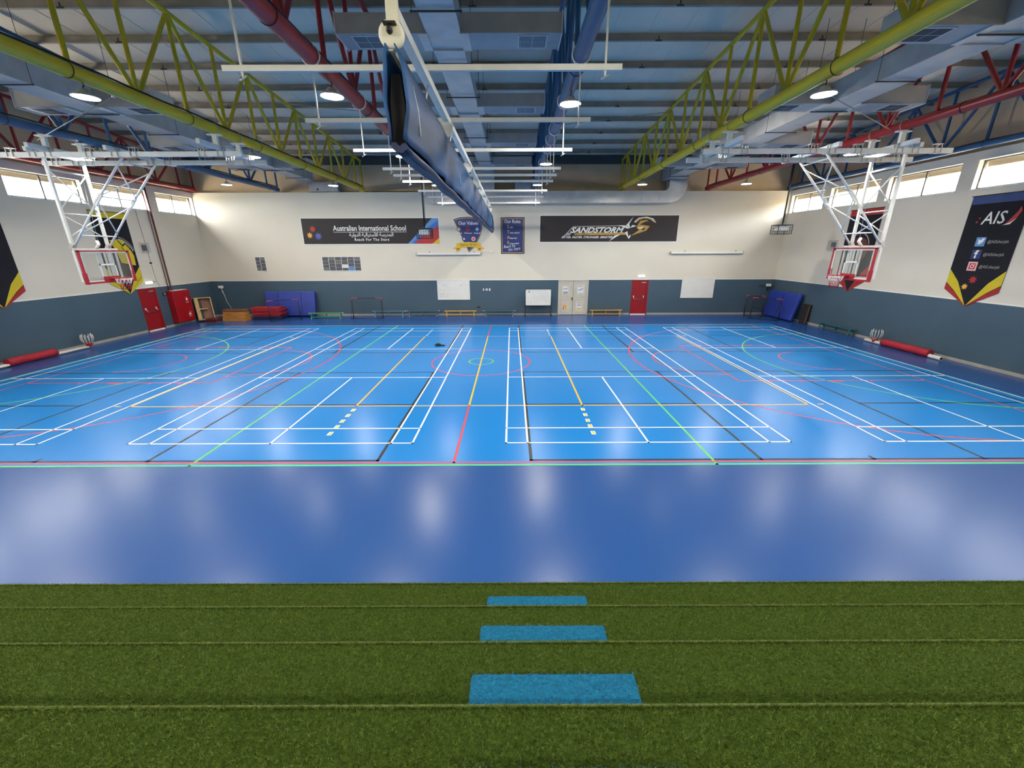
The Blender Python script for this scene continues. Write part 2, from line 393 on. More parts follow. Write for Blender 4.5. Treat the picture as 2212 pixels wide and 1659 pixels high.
# ------------------------------------------------------------------ walls, windows, doors
def wall_with_doors(name, boxes, mt): 
    b = MB()
    for q in boxes: b.box(*q)
    return struct(b.build(name, mt))
ZC = 2.15
back = wall_with_doors('wall_back', [(-XW - .35, XW + .35, YB, YB + .3, ZC, ZW)], 'wall')
D2, D3 = (4.03, 5.89), (8.57, 9.6)      # doors in the back wall
b = MB()
for x0, x1 in ((-XW - .35, D2[0]), (D2[1], D3[0]), (D3[1], XW + .35)): b.box(x0, x1, YB, YB + .3, 0, ZC)
for d in (D2, D3): b.box(d[0], d[1], YB, YB + .3, 2.12, ZC)
b.build('wainscot', 'wain', back)
DL = (20.48, 21.53)                      # door in the left wall
WINS_L = [(12.85, 15.7), (16.35, 19.22), (19.72, 22.55), (23.08, 25.64)]
WINS_R = [(12.85, 15.72), (16.27, 19.22), (19.66, 22.55), (23.0, 25.58)]
ZS, ZH = 5.88, 6.81
for side, s, wins in (('left', -1, WINS_L), ('right', 1, WINS_R)):
    xa, xb = sorted((s * XW, s * (XW + .35)))
    allw = [(-3.9, -1.05), (-.55, 2.3), (2.8, 5.65), (6.15, 9.0), (9.5, 12.35)] + wins
    b = MB(); b.box(xa, xb, YF, YB, ZC, ZS); b.box(xa, xb, YF, YB, ZH, ZW)
    y = YF
    for w in allw: b.box(xa, xb, y, w[0], ZS, ZH); y = w[1]
    b.box(xa, xb, y, YB, ZS, ZH)
    wl = struct(b.build('wall_' + side, 'wall_side'))
    b = MB()
    if s < 0:
        b.box(xa, xb, YF, DL[0], 0, ZC); b.box(xa, xb, DL[1], YB, 0, ZC); b.box(xa, xb, DL[0], DL[1], 2.12, ZC)
    else: b.box(xa, xb, YF, YB, 0, ZC)
    b.build('wainscot', 'wain', wl)
    sill = MB()
    for w in allw: sill.box(min(s * (XW - .03), s * (XW + .3)), max(s * (XW - .03), s * (XW + .3)), w[0] - .03, w[1] + .03, ZS - .035, ZS + .004)
    sill.build('window_sill', 'trim', wl)
    for i, w in enumerate(allw):
        n = i + 1 + (0 if s < 0 else len(allw))
        e = sempty('window_%d' % n, (s * (XW + .2), (w[0] + w[1]) / 2, ZS))
        # sampling portal in the window opening: emits nothing, only tells the renderer where daylight enters
        pd = bpy.data.lights.new('window_portal', 'AREA'); pd.shape = 'RECTANGLE'; pd.size = ZH - ZS; pd.size_y = w[1] - w[0]; pd.cycles.is_portal = True
        po = bpy.data.objects.new('window_portal', pd); COL.objects.link(po); po.location = (s * (XW + .3), (w[0] + w[1]) / 2, (ZS + ZH) / 2); po.rotation_euler = (0, R(90) * s, 0)
        x0, x1 = sorted((s * (XW + .17), s * (XW + .23))); ym = (w[0] + w[1]) / 2
        fr = MB()
        fr.box(x0, x1, w[0], w[1], ZS + .004, ZS + .05); fr.box(x0, x1, w[0], w[1], ZH - .045, ZH)
        fr.box(x0, x1, w[0], w[0] + .045, ZS, ZH); fr.box(x0, x1, w[1] - .045, w[1], ZS, ZH); fr.box(x0, x1, ym - .03, ym + .03, ZS, ZH)
        fr.build('window_frame', 'frame', e)
        for a, c in ((w[0] + .045, ym - .03), (ym + .03, w[1] - .045)):
            MB().box(s * (XW + .2) - .004, s * (XW + .2) + .004, a, c, ZS + .05, ZH - .045).build('pane', 'glass', e)
front = struct(MB().box(-XW - .35, XW + .35, YF - .3, YF, 0, 9.2).build('wall_front', 'wall'))
# trims and baseboards
struct(MB().box(-XW, XW, YB - .012, YB, ZC - .012, ZC + .035).build('trim_1', 'trim'))
for i, s in ((2, -1), (3, 1)):
    xa, xb = sorted((s * XW, s * (XW - .012))); struct(MB().box(xa, xb, YF, YB - .012, ZC - .012, ZC + .035).build('trim_%d' % i, 'trim'))
b = MB()
for x0, x1 in ((-XW + .015, D2[0] - .05), (D2[1] + .05, D3[0] - .04), (D3[1] + .04, XW - .015)): b.box(x0, x1, YB - .015, YB, 0, .11)
struct(b.build('baseboard_back', 'skirt'))
struct(MB().box(-XW, -XW + .015, YF, DL[0] - .04, 0, .11).box(-XW, -XW + .015, DL[1] + .04, YB - .015, 0, .11).build('baseboard_left', 'skirt'))
struct(MB().box(XW - .015, XW, YF, YB - .015, 0, .11).build('baseboard_right', 'skirt'))
# cladding above the masonry, set back
struct(MB().box(-XW - .8, XW + .8, YB + .3, YB + .42, ZW - .6, 9.05).build('wall_upper_back', 'clad'))
for side, s in (('left', -1), ('right', 1)):
    poly = [(YF - .3, ZW - .5), (YB + .3, ZW - .5), (YB + .3, z_roof(YB) + .02), (RIDGE, z_roof(RIDGE) + .02), (YF - .3, z_roof(YF) + .02)]
    struct(MB().prism(poly, (s * (XW + .35), 0, 0), (0, 1, 0), (0, 0, 1), 0, .1 * s).build('wall_upper_' + side, 'clad'))
struct(MB().box(-XW - .4, XW + .4, YB + .02, YB + .28, 8.55, 8.93).build('trim_4', 'eave'))

# red doors and the cream double door
def red_door(name, F, w):
    e = sempty(name, F.O); F.parent = e
    F.rect('door_leaf', .05, w - .09, .06, 2.06, 'doorred', -.06, .05)
    F.polys('door_frame', [[(0, 0), (.05, 0), (.05, 2.12), (0, 2.12)], [(w - .09, 0), (w, 0), (w, 2.12), (w - .09, 2.12)], [(.05, 2.06), (w - .09, 2.06), (w - .09, 2.12), (.05, 2.12)]], 'doorred', -.10, .11)
    F.rect('light_block', 0, w, 0, 2.12, 'maroon', -.2, .05)  # added panel behind the leaf, blocks daylight at the door gaps
    F.rect('bottom_panel_seam', .055, w - .1, 1.0, 1.006, 'maroon', -.009, .003)
    bar = MB(); P = lambda u, v, d: F.O + F.U * u + F.V * v + F.N * d
    bar.tube([P(.16, 1.12, 0), P(.16, 1.06, .07), P(.16, .98, .075), P(w - .26, .98, .075), P(w - .26, 1.06, .07), P(w - .26, 1.14, 0)], .016, 8)
    bar.build('panic_bar', 'steel', e)
    for u in (.16, w - .26): MB().obox(P(u, 1.12, .01), F.U, F.V, F.N, .05, .12, .04).build('bar_bracket', 'white', e)
    MB().obox(P(w - .3, 1.97, .0), F.U, F.V, F.N, .28, .06, .05).build('door_closer', 'steel', e)
    F.rect('under_door_light', .02, w - .05, 0, .055, 'exit' if False else 'line_white', -.02, .05)  # white strip painting the light that shows under the door
    return e
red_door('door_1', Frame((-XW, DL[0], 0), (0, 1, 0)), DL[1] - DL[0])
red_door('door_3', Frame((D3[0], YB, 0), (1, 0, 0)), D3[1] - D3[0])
e = sempty('door_2', (D2[0], YB, 0)); F = Frame((D2[0], YB, 0), (1, 0, 0), parent=e)
w = D2[1] - D2[0]; hw = w / 2
F.rect('light_block', 0, w, 0, 2.12, 'eave', -.2, .05)  # added backing so no outside light shows between the leaves
F.polys('door_frame', [[(0, 0), (.07, 0), (.07, 2.12), (0, 2.12)], [(w - .07, 0), (w, 0), (w, 2.12), (w - .07, 2.12)], [(.07, 2.06), (w - .07, 2.06), (w - .07, 2.12), (.07, 2.12)]], 'doorgrey', -.1, .115)
for k, (a, c) in enumerate(((.075, hw - .012), (hw + .012, w - .075))):
    lf = F.rect('door_leaf', a, c, .02, 2.055, 'doorgrey', -.07, .05)
    for v0, v1 in ((.12, .95), (1.08, 1.93)):
        pn = []
        for q in ([(a + .09, v0), (c - .09, v0), (c - .09, v0 + .018), (a + .09, v0 + .018)], [(a + .09, v1 - .018), (c - .09, v1 - .018), (c - .09, v1), (a + .09, v1)],
                  [(a + .09, v0), (a + .108, v0), (a + .108, v1), (a + .09, v1)], [(c - .108, v0), (c - .09, v0), (c - .09, v1), (c - .108, v1)]): pn.append(q)
        b = MB()
        for q in pn: b.prism(q, F.O, F.U, F.V, -.021, -.017)
        b.build('panel_moulding', 'art_grey', e)
MB().obox(F.O + Vector((hw - .06, .0, 1.05)), (1, 0, 0), (0, 0, 1), (0, 1, 0), .1, .03, .05).build('lever_handle', 'black', e)
MB().obox(F.O + Vector((hw - .05, .015, .98)), (1, 0, 0), (0, 0, 1), (0, 1, 0), .04, .16, .01).build('lock_plate', 'black', e)
def notice(u, v, w_, h_, bits, label):
    o = thing('notice_sheet', label, 'notice', F.O + F.U * u + F.V * v); G = Frame(F.O + F.U * u + F.V * v, F.U, parent=o)
    G.rect('sheet', 0, w_, 0, h_, 'paper', -.018, .003)
    for (a, c, v0, v1, mt) in bits: G.rect('print', a * w_, c * w_, v0 * h_, v1 * h_, mt, -.0145, .001)
    return o
notice(.28, 1.30, .34, .46, [(.1, .85, .72, .76, 'ink'), (.85, .9, .7, .95, 'ink'), (.1, .9, .58, .66, 'ink'), (.15, .9, .25, .31, 'art_purple'), (.12, .35, .06, .18, 'art_navy'), (.4, .62, .06, .18, 'art_navy'), (.67, .9, .06, .18, 'art_navy')], 'white printed notice high on the left leaf of the cream double door')
o = notice(1.20, 1.32, .36, .46, [(.15, .85, .88, .95, 'ink'), (.25, .8, .06, .1, 'art_lblue')], 'white notice with a blue swoosh high on the right leaf of the double door')
Frame(F.O + F.U * 1.20 + F.V * 1.32, F.U, parent=o).poly('blue_swoosh', [(.03, .14), (.08, .22), (.20, .26), (.33, .33), (.30, .26), (.18, .20), (.10, .19)], 'art_blue', -.0145, .001)
notice(.28, .32, .30, .42, [(.05, .95, .78, .98, 'art_pink'), (.05, .95, .42, .72, 'art_orange'), (.1, .9, .3, .4, 'art_tan'), (.1, .35, .04, .28, 'art_red'), (.55, .95, .04, .25, 'art_orange')], 'orange poster low on the left leaf of the cream double door')
notice(1.17, .33, .34, .45, [(.05, .95, .88, .95, 'ink'), (.3, .7, .7, .78, 'ink'), (.1, .9, .55, .62, 'art_purple'), (.15, .4, .05, .25, 'art_yellow'), (.42, .62, .05, .25, 'art_yellow'), (.65, .85, .05, .25, 'art_yellow')], 'white notice with yellow lettering low on the right leaf of the double door')

# ------------------------------------------------------------------ roof
ceil = sempty('ceiling', (0, RIDGE, z_roof(RIDGE)))
for y0, y1 in ((RIDGE, YB + .5), (YF - .4, RIDGE)):
    base = None
    for i in range(36):
        x0 = -18.0 + i * 1.0
        b = MB(); za, zb = z_roof(y0), z_roof(y1)
        if y1 > YB: zb = z_roof(YB) - .062 * .5
        if y0 < RIDGE and y0 < YF: za = z_roof(YF) - .02
        b.add([(x0, y0, za), (x0 + .985, y0, za), (x0 + .985, y1, zb), (x0, y1, zb), (x0, y0, za + .04), (x0 + 1.0, y0, za + .04), (x0 + 1.0, y1, zb + .04), (x0, y1, zb + .04)],
              [(3, 2, 1, 0), (4, 5, 6, 7), (0, 1, 5, 4), (2, 3, 7, 6), (1, 2, 6, 5), (3, 0, 4, 7)])
        b.add([(x0 + .985, y0, za - .012), (x0 + 1.012, y0, za - .012), (x0 + 1.012, y1, zb - .012), (x0 + .985, y1, zb - .012), (x0 + .985, y0, za + .03), (x0 + 1.012, y0, za + .03), (x0 + 1.012, y1, zb + .03), (x0 + .985, y1, zb + .03)],
              [(3, 2, 1, 0), (4, 5, 6, 7), (0, 1, 5, 4), (2, 3, 7, 6), (1, 2, 6, 5), (3, 0, 4, 7)])
        b.build('roof_sheet', 'roof', ceil)
pm = None
for k in range(-11, 9):
    y = 12.43 + 1.525 * k
    zb = z_chord(y) + .062
    b = MB()      # C-section purlin
    b.box(-17.9, 17.9, y - .006, y + .006, zb, zb + .19); b.box(-17.9, 17.9, y - .07, y, zb, zb + .012); b.box(-17.9, 17.9, y, y + .07, zb + .178, zb + .19)
    o = b.build('purlin', 'purlin', ceil)
    for x in (-14.8, -9.9, -4.9, .2, 5.3, 9.9, 14.7): MB().box(x - .09, x + .09, y - .09, y - .075, zb - .02, zb + .015).box(x - .015, x + .015, y - .09, y - .07, zb, zb + .1).build('purlin_clip', 'eave', ceil)

# ------------------------------------------------------------------ roof trusses
UNIT = {}
def unit_cyl(mt):
    if mt not in UNIT:
        me = MB().tube([(0, 0, 0), (0, 0, 1)], 1, 10).mesh('web_member'); me.materials.append(M[mt]); UNIT[mt] = me
    return UNIT[mt]
def member(name, mt, p0, p1, r, parent):
    o = bpy.data.objects.new(name, unit_cyl(mt)); COL.objects.link(o); o.parent = parent
    p0, p1 = Vector(p0), Vector(p1); d = p1 - p0
    o.location = p0 - wloc(parent); o.rotation_euler = d.to_track_quat('Z', 'Y').to_euler(); o.scale = (r, r, d.length); return o
CHORD_Z, CHORD_R = 7.25, .125
TRUSS = [(-17.1, 'red', 'dark red steel roof truss running along the top of the left wall', .10), (-12.3, 'blue', 'blue steel roof truss above the left basketball hoop', .125),
         (-7.4, 'yellow', 'yellow steel roof truss left of the blue divider curtain', .14), (-2.45, 'red', 'red steel roof truss beside the rolled blue curtain', .14),
         (2.4, 'blue', 'blue steel roof truss right of the central duct', .14), (7.42, 'yellow', 'yellow steel roof truss right of the divider curtain', .14),
         (12.4, 'red', 'red steel roof truss above the right basketball hoop', .125), (17.1, 'blue', 'dark blue steel roof truss along the top of the right wall', .10)]
TX = [t[0] for t in TRUSS]
for x, c, lab, cr in TRUSS:
    t = thing('roof_truss', lab, 'roof truss', (x, YB, CHORD_Z), 'steel roof trusses')
    member('bottom_chord', c, (x, YF + .05, CHORD_Z), (x, YB - .02, CHORD_Z), cr, t)
    member('top_chord', c, (x, RIDGE, z_chord(RIDGE)), (x, YB + .02, z_chord(YB)), .062, t)
    member('top_chord', c, (x, RIDGE, z_chord(RIDGE)), (x, YF + .1, z_chord(YF)), .062, t)
    ys = [12.43 + 1.525 * k for k in range(-11, 9)]
    for k, y in enumerate(ys):
        kk = k - 11
        member('web_member', c, (x, y, CHORD_Z + .05), (x, y, z_chord(y)), .048, t)
        if k + 1 < len(ys):
            y2 = ys[k + 1]
            if kk % 2 == 0: member('web_member', c, (x, y, z_chord(y)), (x, y2, CHORD_Z + .05), .05, t)
            else: member('web_member', c, (x, y, CHORD_Z + .05), (x, y2, z_chord(y2)), .05, t)
    member('web_member', c, (x, YB - .05, CHORD_Z), (x, YB - .05, z_chord(YB)), .048, t)
    pts = [(x - math.copysign(.07, x) * 0 + .05, y, CHORD_Z + cr + .012 + .012 * math.sin(y * 2.1)) for y in np.linspace(YF + .3, YB - .1, 40)]
    MB().tube(pts, .02, 6).build('power_cable', 'cable', t)
    tie = MB().torus((0, 0, 0), (0, 1, 0), cr + .008, .008, 16, 5).mesh('cable_tie'); tie.materials.append(M['cable'])
    for y in np.arange(3.1, 25, 3.1 if c != 'red' else 4.3):
        o = link('cable_tie', tie, t); o.location = Vector((x, y, CHORD_Z)) - wloc(t)
    MB().box(x - .14, x + .14, YB - .32, YB - .02, CHORD_Z - cr - .012, CHORD_Z - cr + .004).build('bearing_plate', c, t)

# ------------------------------------------------------------------ high-bay lamps
def lamp_proto():
    t = thing('high_bay_lamp', '', 'ceiling lamp', (0, 0, 0), 'round high-bay lamps under the trusses')
    MB().lathe((0, 0, 0), [(.0, .13), (.07, .13), (.09, .10), (.11, .05), (.215, .02), (.235, -.015), (.225, -.02), (.215, -.006), (0, -.006)], 28).build('housing', 'lampbody', t)
    MB().lathe((0, 0, -.012), [(0, -.006), (.12, -.005), (.208, 0)], 28).build('lens', 'lens', t)
    MB().tube([(0, 0, .12), (0, 0, .17), (.02, .02, .2), (0, .0, .25)], .012, 6).build('hanger', 'cable', t)
    return t
lp = lamp_proto(); first = True
names = ['', 'left blue truss', 'left yellow truss', 'middle red truss', 'middle blue truss', 'right yellow truss', 'right red truss']
ordn = ['nearest the back wall', 'second from the back wall', 'third from the back wall', 'fourth from the back wall', 'fifth from the back wall, added out of view']
for ti in range(1, 7):
    for yi, y in enumerate((21.45, 15.1, 9.55, 3.2, -2.6)):  # last row is unseen, added to brighten the turf tiers
        yy = y + {4: (0, 1.35, .5, 0, 0), 1: (-.3, -.2, 0, 0, 0)}.get(ti, (0,) * 5)[yi]
        lab = 'round lamp under the %s, %s' % (names[ti], ordn[yi])
        loc = (TX[ti], yy, CHORD_Z - TRUSS[ti][3] - .235)
        o = lp if first else copy_tree(lp, loc)
        if first: lp.location = loc
        first = False; o['label'] = lab
        if ti == 5 and yi == 1: o.rotation_euler = (0, R(-38), 0); o.location = (TX[ti] + .12, yy, CHORD_Z - .27); o['label'] = 'tilted round lamp on the right yellow truss beside the white hoop frame'

# ------------------------------------------------------------------ ducts
def grille(b, bd, xc, y0, y1, z):
    b.box(xc - .3, xc + .3, y0, y1, z - .012, z - .002)
    n = 12
    for i in range(2):
        for j in range(2):
            xa, xb = xc - .27 + i * .275, xc - .005 + i * .275; ya, yb = y0 + .03 + j * (y1 - y0 - .05) / 2, y0 + .01 + (j + 1) * (y1 - y0 - .05) / 2
            for k in range(n): bd.box(xa + (xb - xa) * k / n, xa + (xb - xa) * (k + .6) / n, ya, yb, z - .016, z - .011)
def main_duct(xc, w0, w1, z0, h, ends, branches, span, lab, ztaper=0):
    t = thing('air_duct', lab, 'air duct', (xc, 20, z0), 'ceiling air ducts')
    ysec = [YF + .4] + branches + [ends]
    for i in range(len(ysec) - 1):
        a = (w0 + (w1 - w0) * i / max(1, len(ysec) - 2)) / 2
        MB().box(xc - a, xc + a, ysec[i] + .015 + (.7 if i else 0), ysec[i + 1] + .7 * (i < len(ysec) - 2), z0 + .01 * i, z0 + h).build('duct_section', 'duct', t)
        fl_ = MB(); yj = ysec[i + 1] + .7 * (i < len(ysec) - 2)
        fl_.box(xc - a - .025, xc + a + .025, yj - .012, yj + .012, z0 - .025, z0 + h + .02).build('flange', 'duct', t)
    for y in np.arange(4.6, 25, 2.15):
        hg = MB(); hg.box(xc - w0 / 2 - .12, xc + w0 / 2 + .12, y - .015, y + .015, z0 - .035, z0 - .012)
        for s in (-1, 1): hg.tube([(xc + s * (w0 / 2 + .09), y, z0 - .05), (xc + s * (w0 / 2 + .09), y, z_roof(y) - .05)], .006, 5)
        hg.build('hanger_bracket', 'eave', t)
    for y in branches:
        for s, ext in ((-1, span[0]), (1, span[1])):
            xa, xb = sorted((xc + s * (w1 / 2 + .01), xc + s * ext))
            br = MB().box(xa, xb, y, y + .7, z0 + .0, z0 + h * .8).build('branch_duct', 'ductwrap', t)
            b, bd = MB(), MB(); grille(b, bd, xc + s * (ext - .55), y + .08, y + .62, z0)
            g = b.build('grille_frame', 'grille', t); bd.build('grille_slots', 'grilledark', t)
            MB().box(min(xc + s * ext, xc + s * (ext + .02)), max(xc + s * ext, xc + s * (ext + .02)), y - .02, y + .72, z0 - .02, z0 + h * .8 + .02).build('end_flange', 'grille', t)
            MB().prism([(0, 0), (.22 * s, 0), (0, .0001), (0, -.0)][:3] if False else [(0, -.02), (s * .18, -.02), (s * .18, .72), (0, .72)], (xc + s * (w1 / 2 + .01), y, z0 - .02), (1, 0, 0), (0, 1, 0), 0, .02).build('collar', 'duct', t)
    return t
cd = main_duct(-.185, .69, .62, 7.97, .42, 24.7, [5.3, 9.72, 14.02, 18.35, 22.6], (2.1, 2.32), 'galvanised duct down the middle of the ceiling with cross branches')
ld = main_duct(-10.36, .78, .74, 7.6, .5, 25.2, [8.35, 12.65, 16.95, 21.2], (1.75, 1.95), 'galvanised duct between the left blue and yellow trusses')
rd = main_duct(10.06, .8, .78, 7.6, .5, 24.0, [8.6, 12.6, 16.95, 21.2], (1.95, 2.1), 'galvanised duct between the right yellow and red trusses')
# drop from right duct and header along the back wall
t = thing('air_duct', 'long galvanised duct running along the top of the back wall', 'air duct', (3.5, 25.2, 6.4), 'ceiling air ducts')
xs = [-3.2, -1.2, .9, 2.95, 4.8, 6.55, 8.5, 9.5]
for i in range(len(xs) - 1):
    MB().box(xs[i] + .012, xs[i + 1] - .012, 25.0, 25.66, 6.42, 7.04).build('duct_section', 'duct', t)
    MB().box(xs[i + 1] - .02, xs[i + 1] + .02, 24.975, 25.68, 6.395, 7.065).build('flange', 'duct', t)
pr = [(9.52, 6.42), (9.9, 6.42)] + [(10.05 + .95 * math.sin(a), 7.38 - .96 * math.cos(a)) for a in np.linspace(.1, PI / 2, 9)] + [(11.0, 7.58), (10.0, 7.58), (10.0, 7.3)] + [(9.75 + .25 * math.cos(a), 7.3 - .25 * math.sin(a)) for a in np.linspace(.2, PI / 2, 5)] + [(9.52, 7.04)]
MB().prism(pr, (0, 25.66, 0), (1, 0, 0), (0, 0, 1), 0, .64).build('elbow', 'duct', t)
MB().box(10.0 - .3, 11.0 - .3, 24.05, 25.66, 7.60, 8.12).build('transition_box', 'duct', t)
pl = [(-3.22, 6.42), (-3.22, 7.04), (-4.1, 7.04)] + [(-4.1 + .9 * (k / 6), 7.0 - .58 * math.sin(k / 6 * PI / 2)) for k in range(1, 6)]
MB().prism(pl, (0, 25.66, 0), (1, 0, 0), (0, 0, 1), 0, .64).build('tapered_end', 'duct', t)
MB().box(-.75, .2, 24.75, 25.62, 7.06, 8.4).build('riser_duct', 'duct', t)
MB().box(1.35, 2.25, 25.05, 25.6, 7.06, 7.62).build('junction_box', 'ductwrap', t)
t = thing('air_conditioning_unit', 'white unit on the ledge above the back wall, left of yellow truss end', 'unit', (-9.6, 25.6, 7.1))
MB().box(-10.4, -8.75, 25.45, 25.98, 7.12, 7.62).build('casing', 'ductwrap', t, .02); MB().lathe((-9.9, 25.44, 7.22), [(0, 0), (.05, 0), (.05, .02)], 16, (0, -1, 0)).build('port', 'black', t)

# ------------------------------------------------------------------ divider curtain with rails
ct = thing('divider_curtain', 'blue divider curtain rolled up and hanging along the hall middle', 'curtain', (0, 15, 5.0))
CY0, CY1 = 4.62, 25.3
def curtain_sheet(x_top, x_bot, zt, zb, amp, ph):
    n = 120; m_ = 10; v = []; f = []
    for i in range(n + 1):
        y = CY0 + (CY1 - CY0) * i / n
        for j in range(m_ + 1):
            q = j / m_; bul = math.sin(q * PI) * .05
            sag = .02 * math.sin(y * 2.9 + ph) * q
            fold = amp * math.sin(y * 5.1 + ph + 3 * q + math.sin(y * 1.7)) * (.3 + q) + .4 * amp * math.sin((y * 1.6 + q * 6.0) * 2.2 + ph)
            v.append((x_top + (x_bot - x_top) * q + fold + math.copysign(bul, x_bot), y, zt + (zb - zt) * q + sag * .5))
    for i in range(n):
        for j in range(m_): a = i * (m_ + 1) + j; f.append((a, a + 1, a + m_ + 2, a + m_ + 1))
    return v, f
ZT, ZB_ = 5.78, 4.93
for nm, xt, xb, zb, ph, mt in (('curtain_panel', -.03, -.07, ZB_ + .03, 0, 'curtain'), ('curtain_panel', .05, .09, ZB_ + .05, 1.7, 'curtain')):
    b = MB(); v, f = curtain_sheet(xt, xb, ZT, zb, .016, ph); b.add(v, f, True)
    o = b.build(nm, mt, ct); sd = o.modifiers.new('thickness', 'SOLIDIFY'); sd.thickness = .012
for k, (x, dz) in enumerate(((-.05, 0), (-.015, -.03), (.03, -.035), (.07, -.01))):
    pts = [(x + .012 * math.sin(y * 3 + k), y, ZB_ + dz + .008 * math.sin(y * 2.9 + k * .6)) for y in np.linspace(CY0 + .02, CY1, 70)]
    MB().tube(pts, .035, 8).build('bottom_fold', 'curtaindark', ct)
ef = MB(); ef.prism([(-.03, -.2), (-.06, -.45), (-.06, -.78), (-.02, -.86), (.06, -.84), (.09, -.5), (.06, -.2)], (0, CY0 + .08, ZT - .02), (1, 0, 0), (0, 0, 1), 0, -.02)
ef.build('open_end_shade', 'blackcloth', ct)  # black sheet stands in for the shade inside the curtain's open end
MB().tube([(-.02, CY0 + .1, 5.80), (-.02, CY1, 5.80)], .045, 12).build('roller_tube', 'white', ct)
MB().box(-.035, .065, CY0 + .2, CY1, 6.04, 6.14).build('track_beam', 'white', ct)
hd = MB()
hd.box(-.055, .06, CY0 + .16, CY0 + .24, 5.9, 6.32); hd.build('head_bracket', 'offwhite', ct, .01)
MB().lathe((.0, CY0 + .12, 5.89), [(0, -.03), (.11, -.03), (.122, -.015), (.122, .02), (.09, .03), (0, .03)], 28, (0, -1, 0)).build('winch_disc', 'offwhite', ct)
MB().lathe((-.01, CY0 + .09, 5.91), [(0, .05), (.018, .05), (.03, .02), (.03, 0)], 16, (0, -1, 0)).box(-.06, .06, CY0 + .03, CY0 + .09, 5.95, 5.965).build('winch_bearing', 'black', ct)
for y in (8.1, 11.6, 14.4, 16.6, 18.8, 21.0, 23.3): MB().lathe((.0, y, 5.92), [(0, -.03), (.12, -.03), (.13, 0), (.12, .03), (0, .03)], 20, (0, 1, 0)).build('lift_wheel', 'white', ct)
for y in np.arange(5.2, 25, 1.9): MB().tube([(.04, y, 5.8), (.11, y + .02, 5.4), (.12, y + .03, 5.15)], .007, 5).build('lift_rope', 'rope', ct)
rail_y = [6.46, 8.75, 11.17, 13.53, 14.68, 15.92, 18.35, 20.4, 23.0]
for y in rail_y: MB().box(-.02, .05, y - .02, y + .02, 6.13, 6.2).tube([(-.02, y, 5.83), (.02, y, 6.06)], .01, 6).build('rail_clamp', 'steel', ct)
labs = ['nearest', 'second nearest', 'third nearest', 'fourth nearest', 'fifth nearest', 'sixth nearest', 'seventh nearest', 'second farthest', 'farthest']
for i, y in enumerate(rail_y):
    t = thing('support_rail', 'white cross rail carrying the blue curtain, %s of the nine' % labs[i], 'rail', (0, y, 6.2), 'white cross rails above the curtain')
    MB().bar((-2.7, y, 6.235), (2.62, y, 6.235), .055, .07).build('rail', 'white', t)
    for x in (-2.45, 2.4):
        MB().bar((x, y, 6.14), (x, y, CHORD_Z - .17), .022, .03).build('hanger_rod', 'white', t)
        MB().torus((x, y, CHORD_Z), (0, 1, 0), .162, .014, 14, 6, *((0, PI) if False else (0, 2 * PI))).build('chord_clamp', 'white', t)
        MB().tube([(x - .05, y, 6.10), (x + .05, y, 6.16)], .012, 6).build('bolt', 'steel', t)

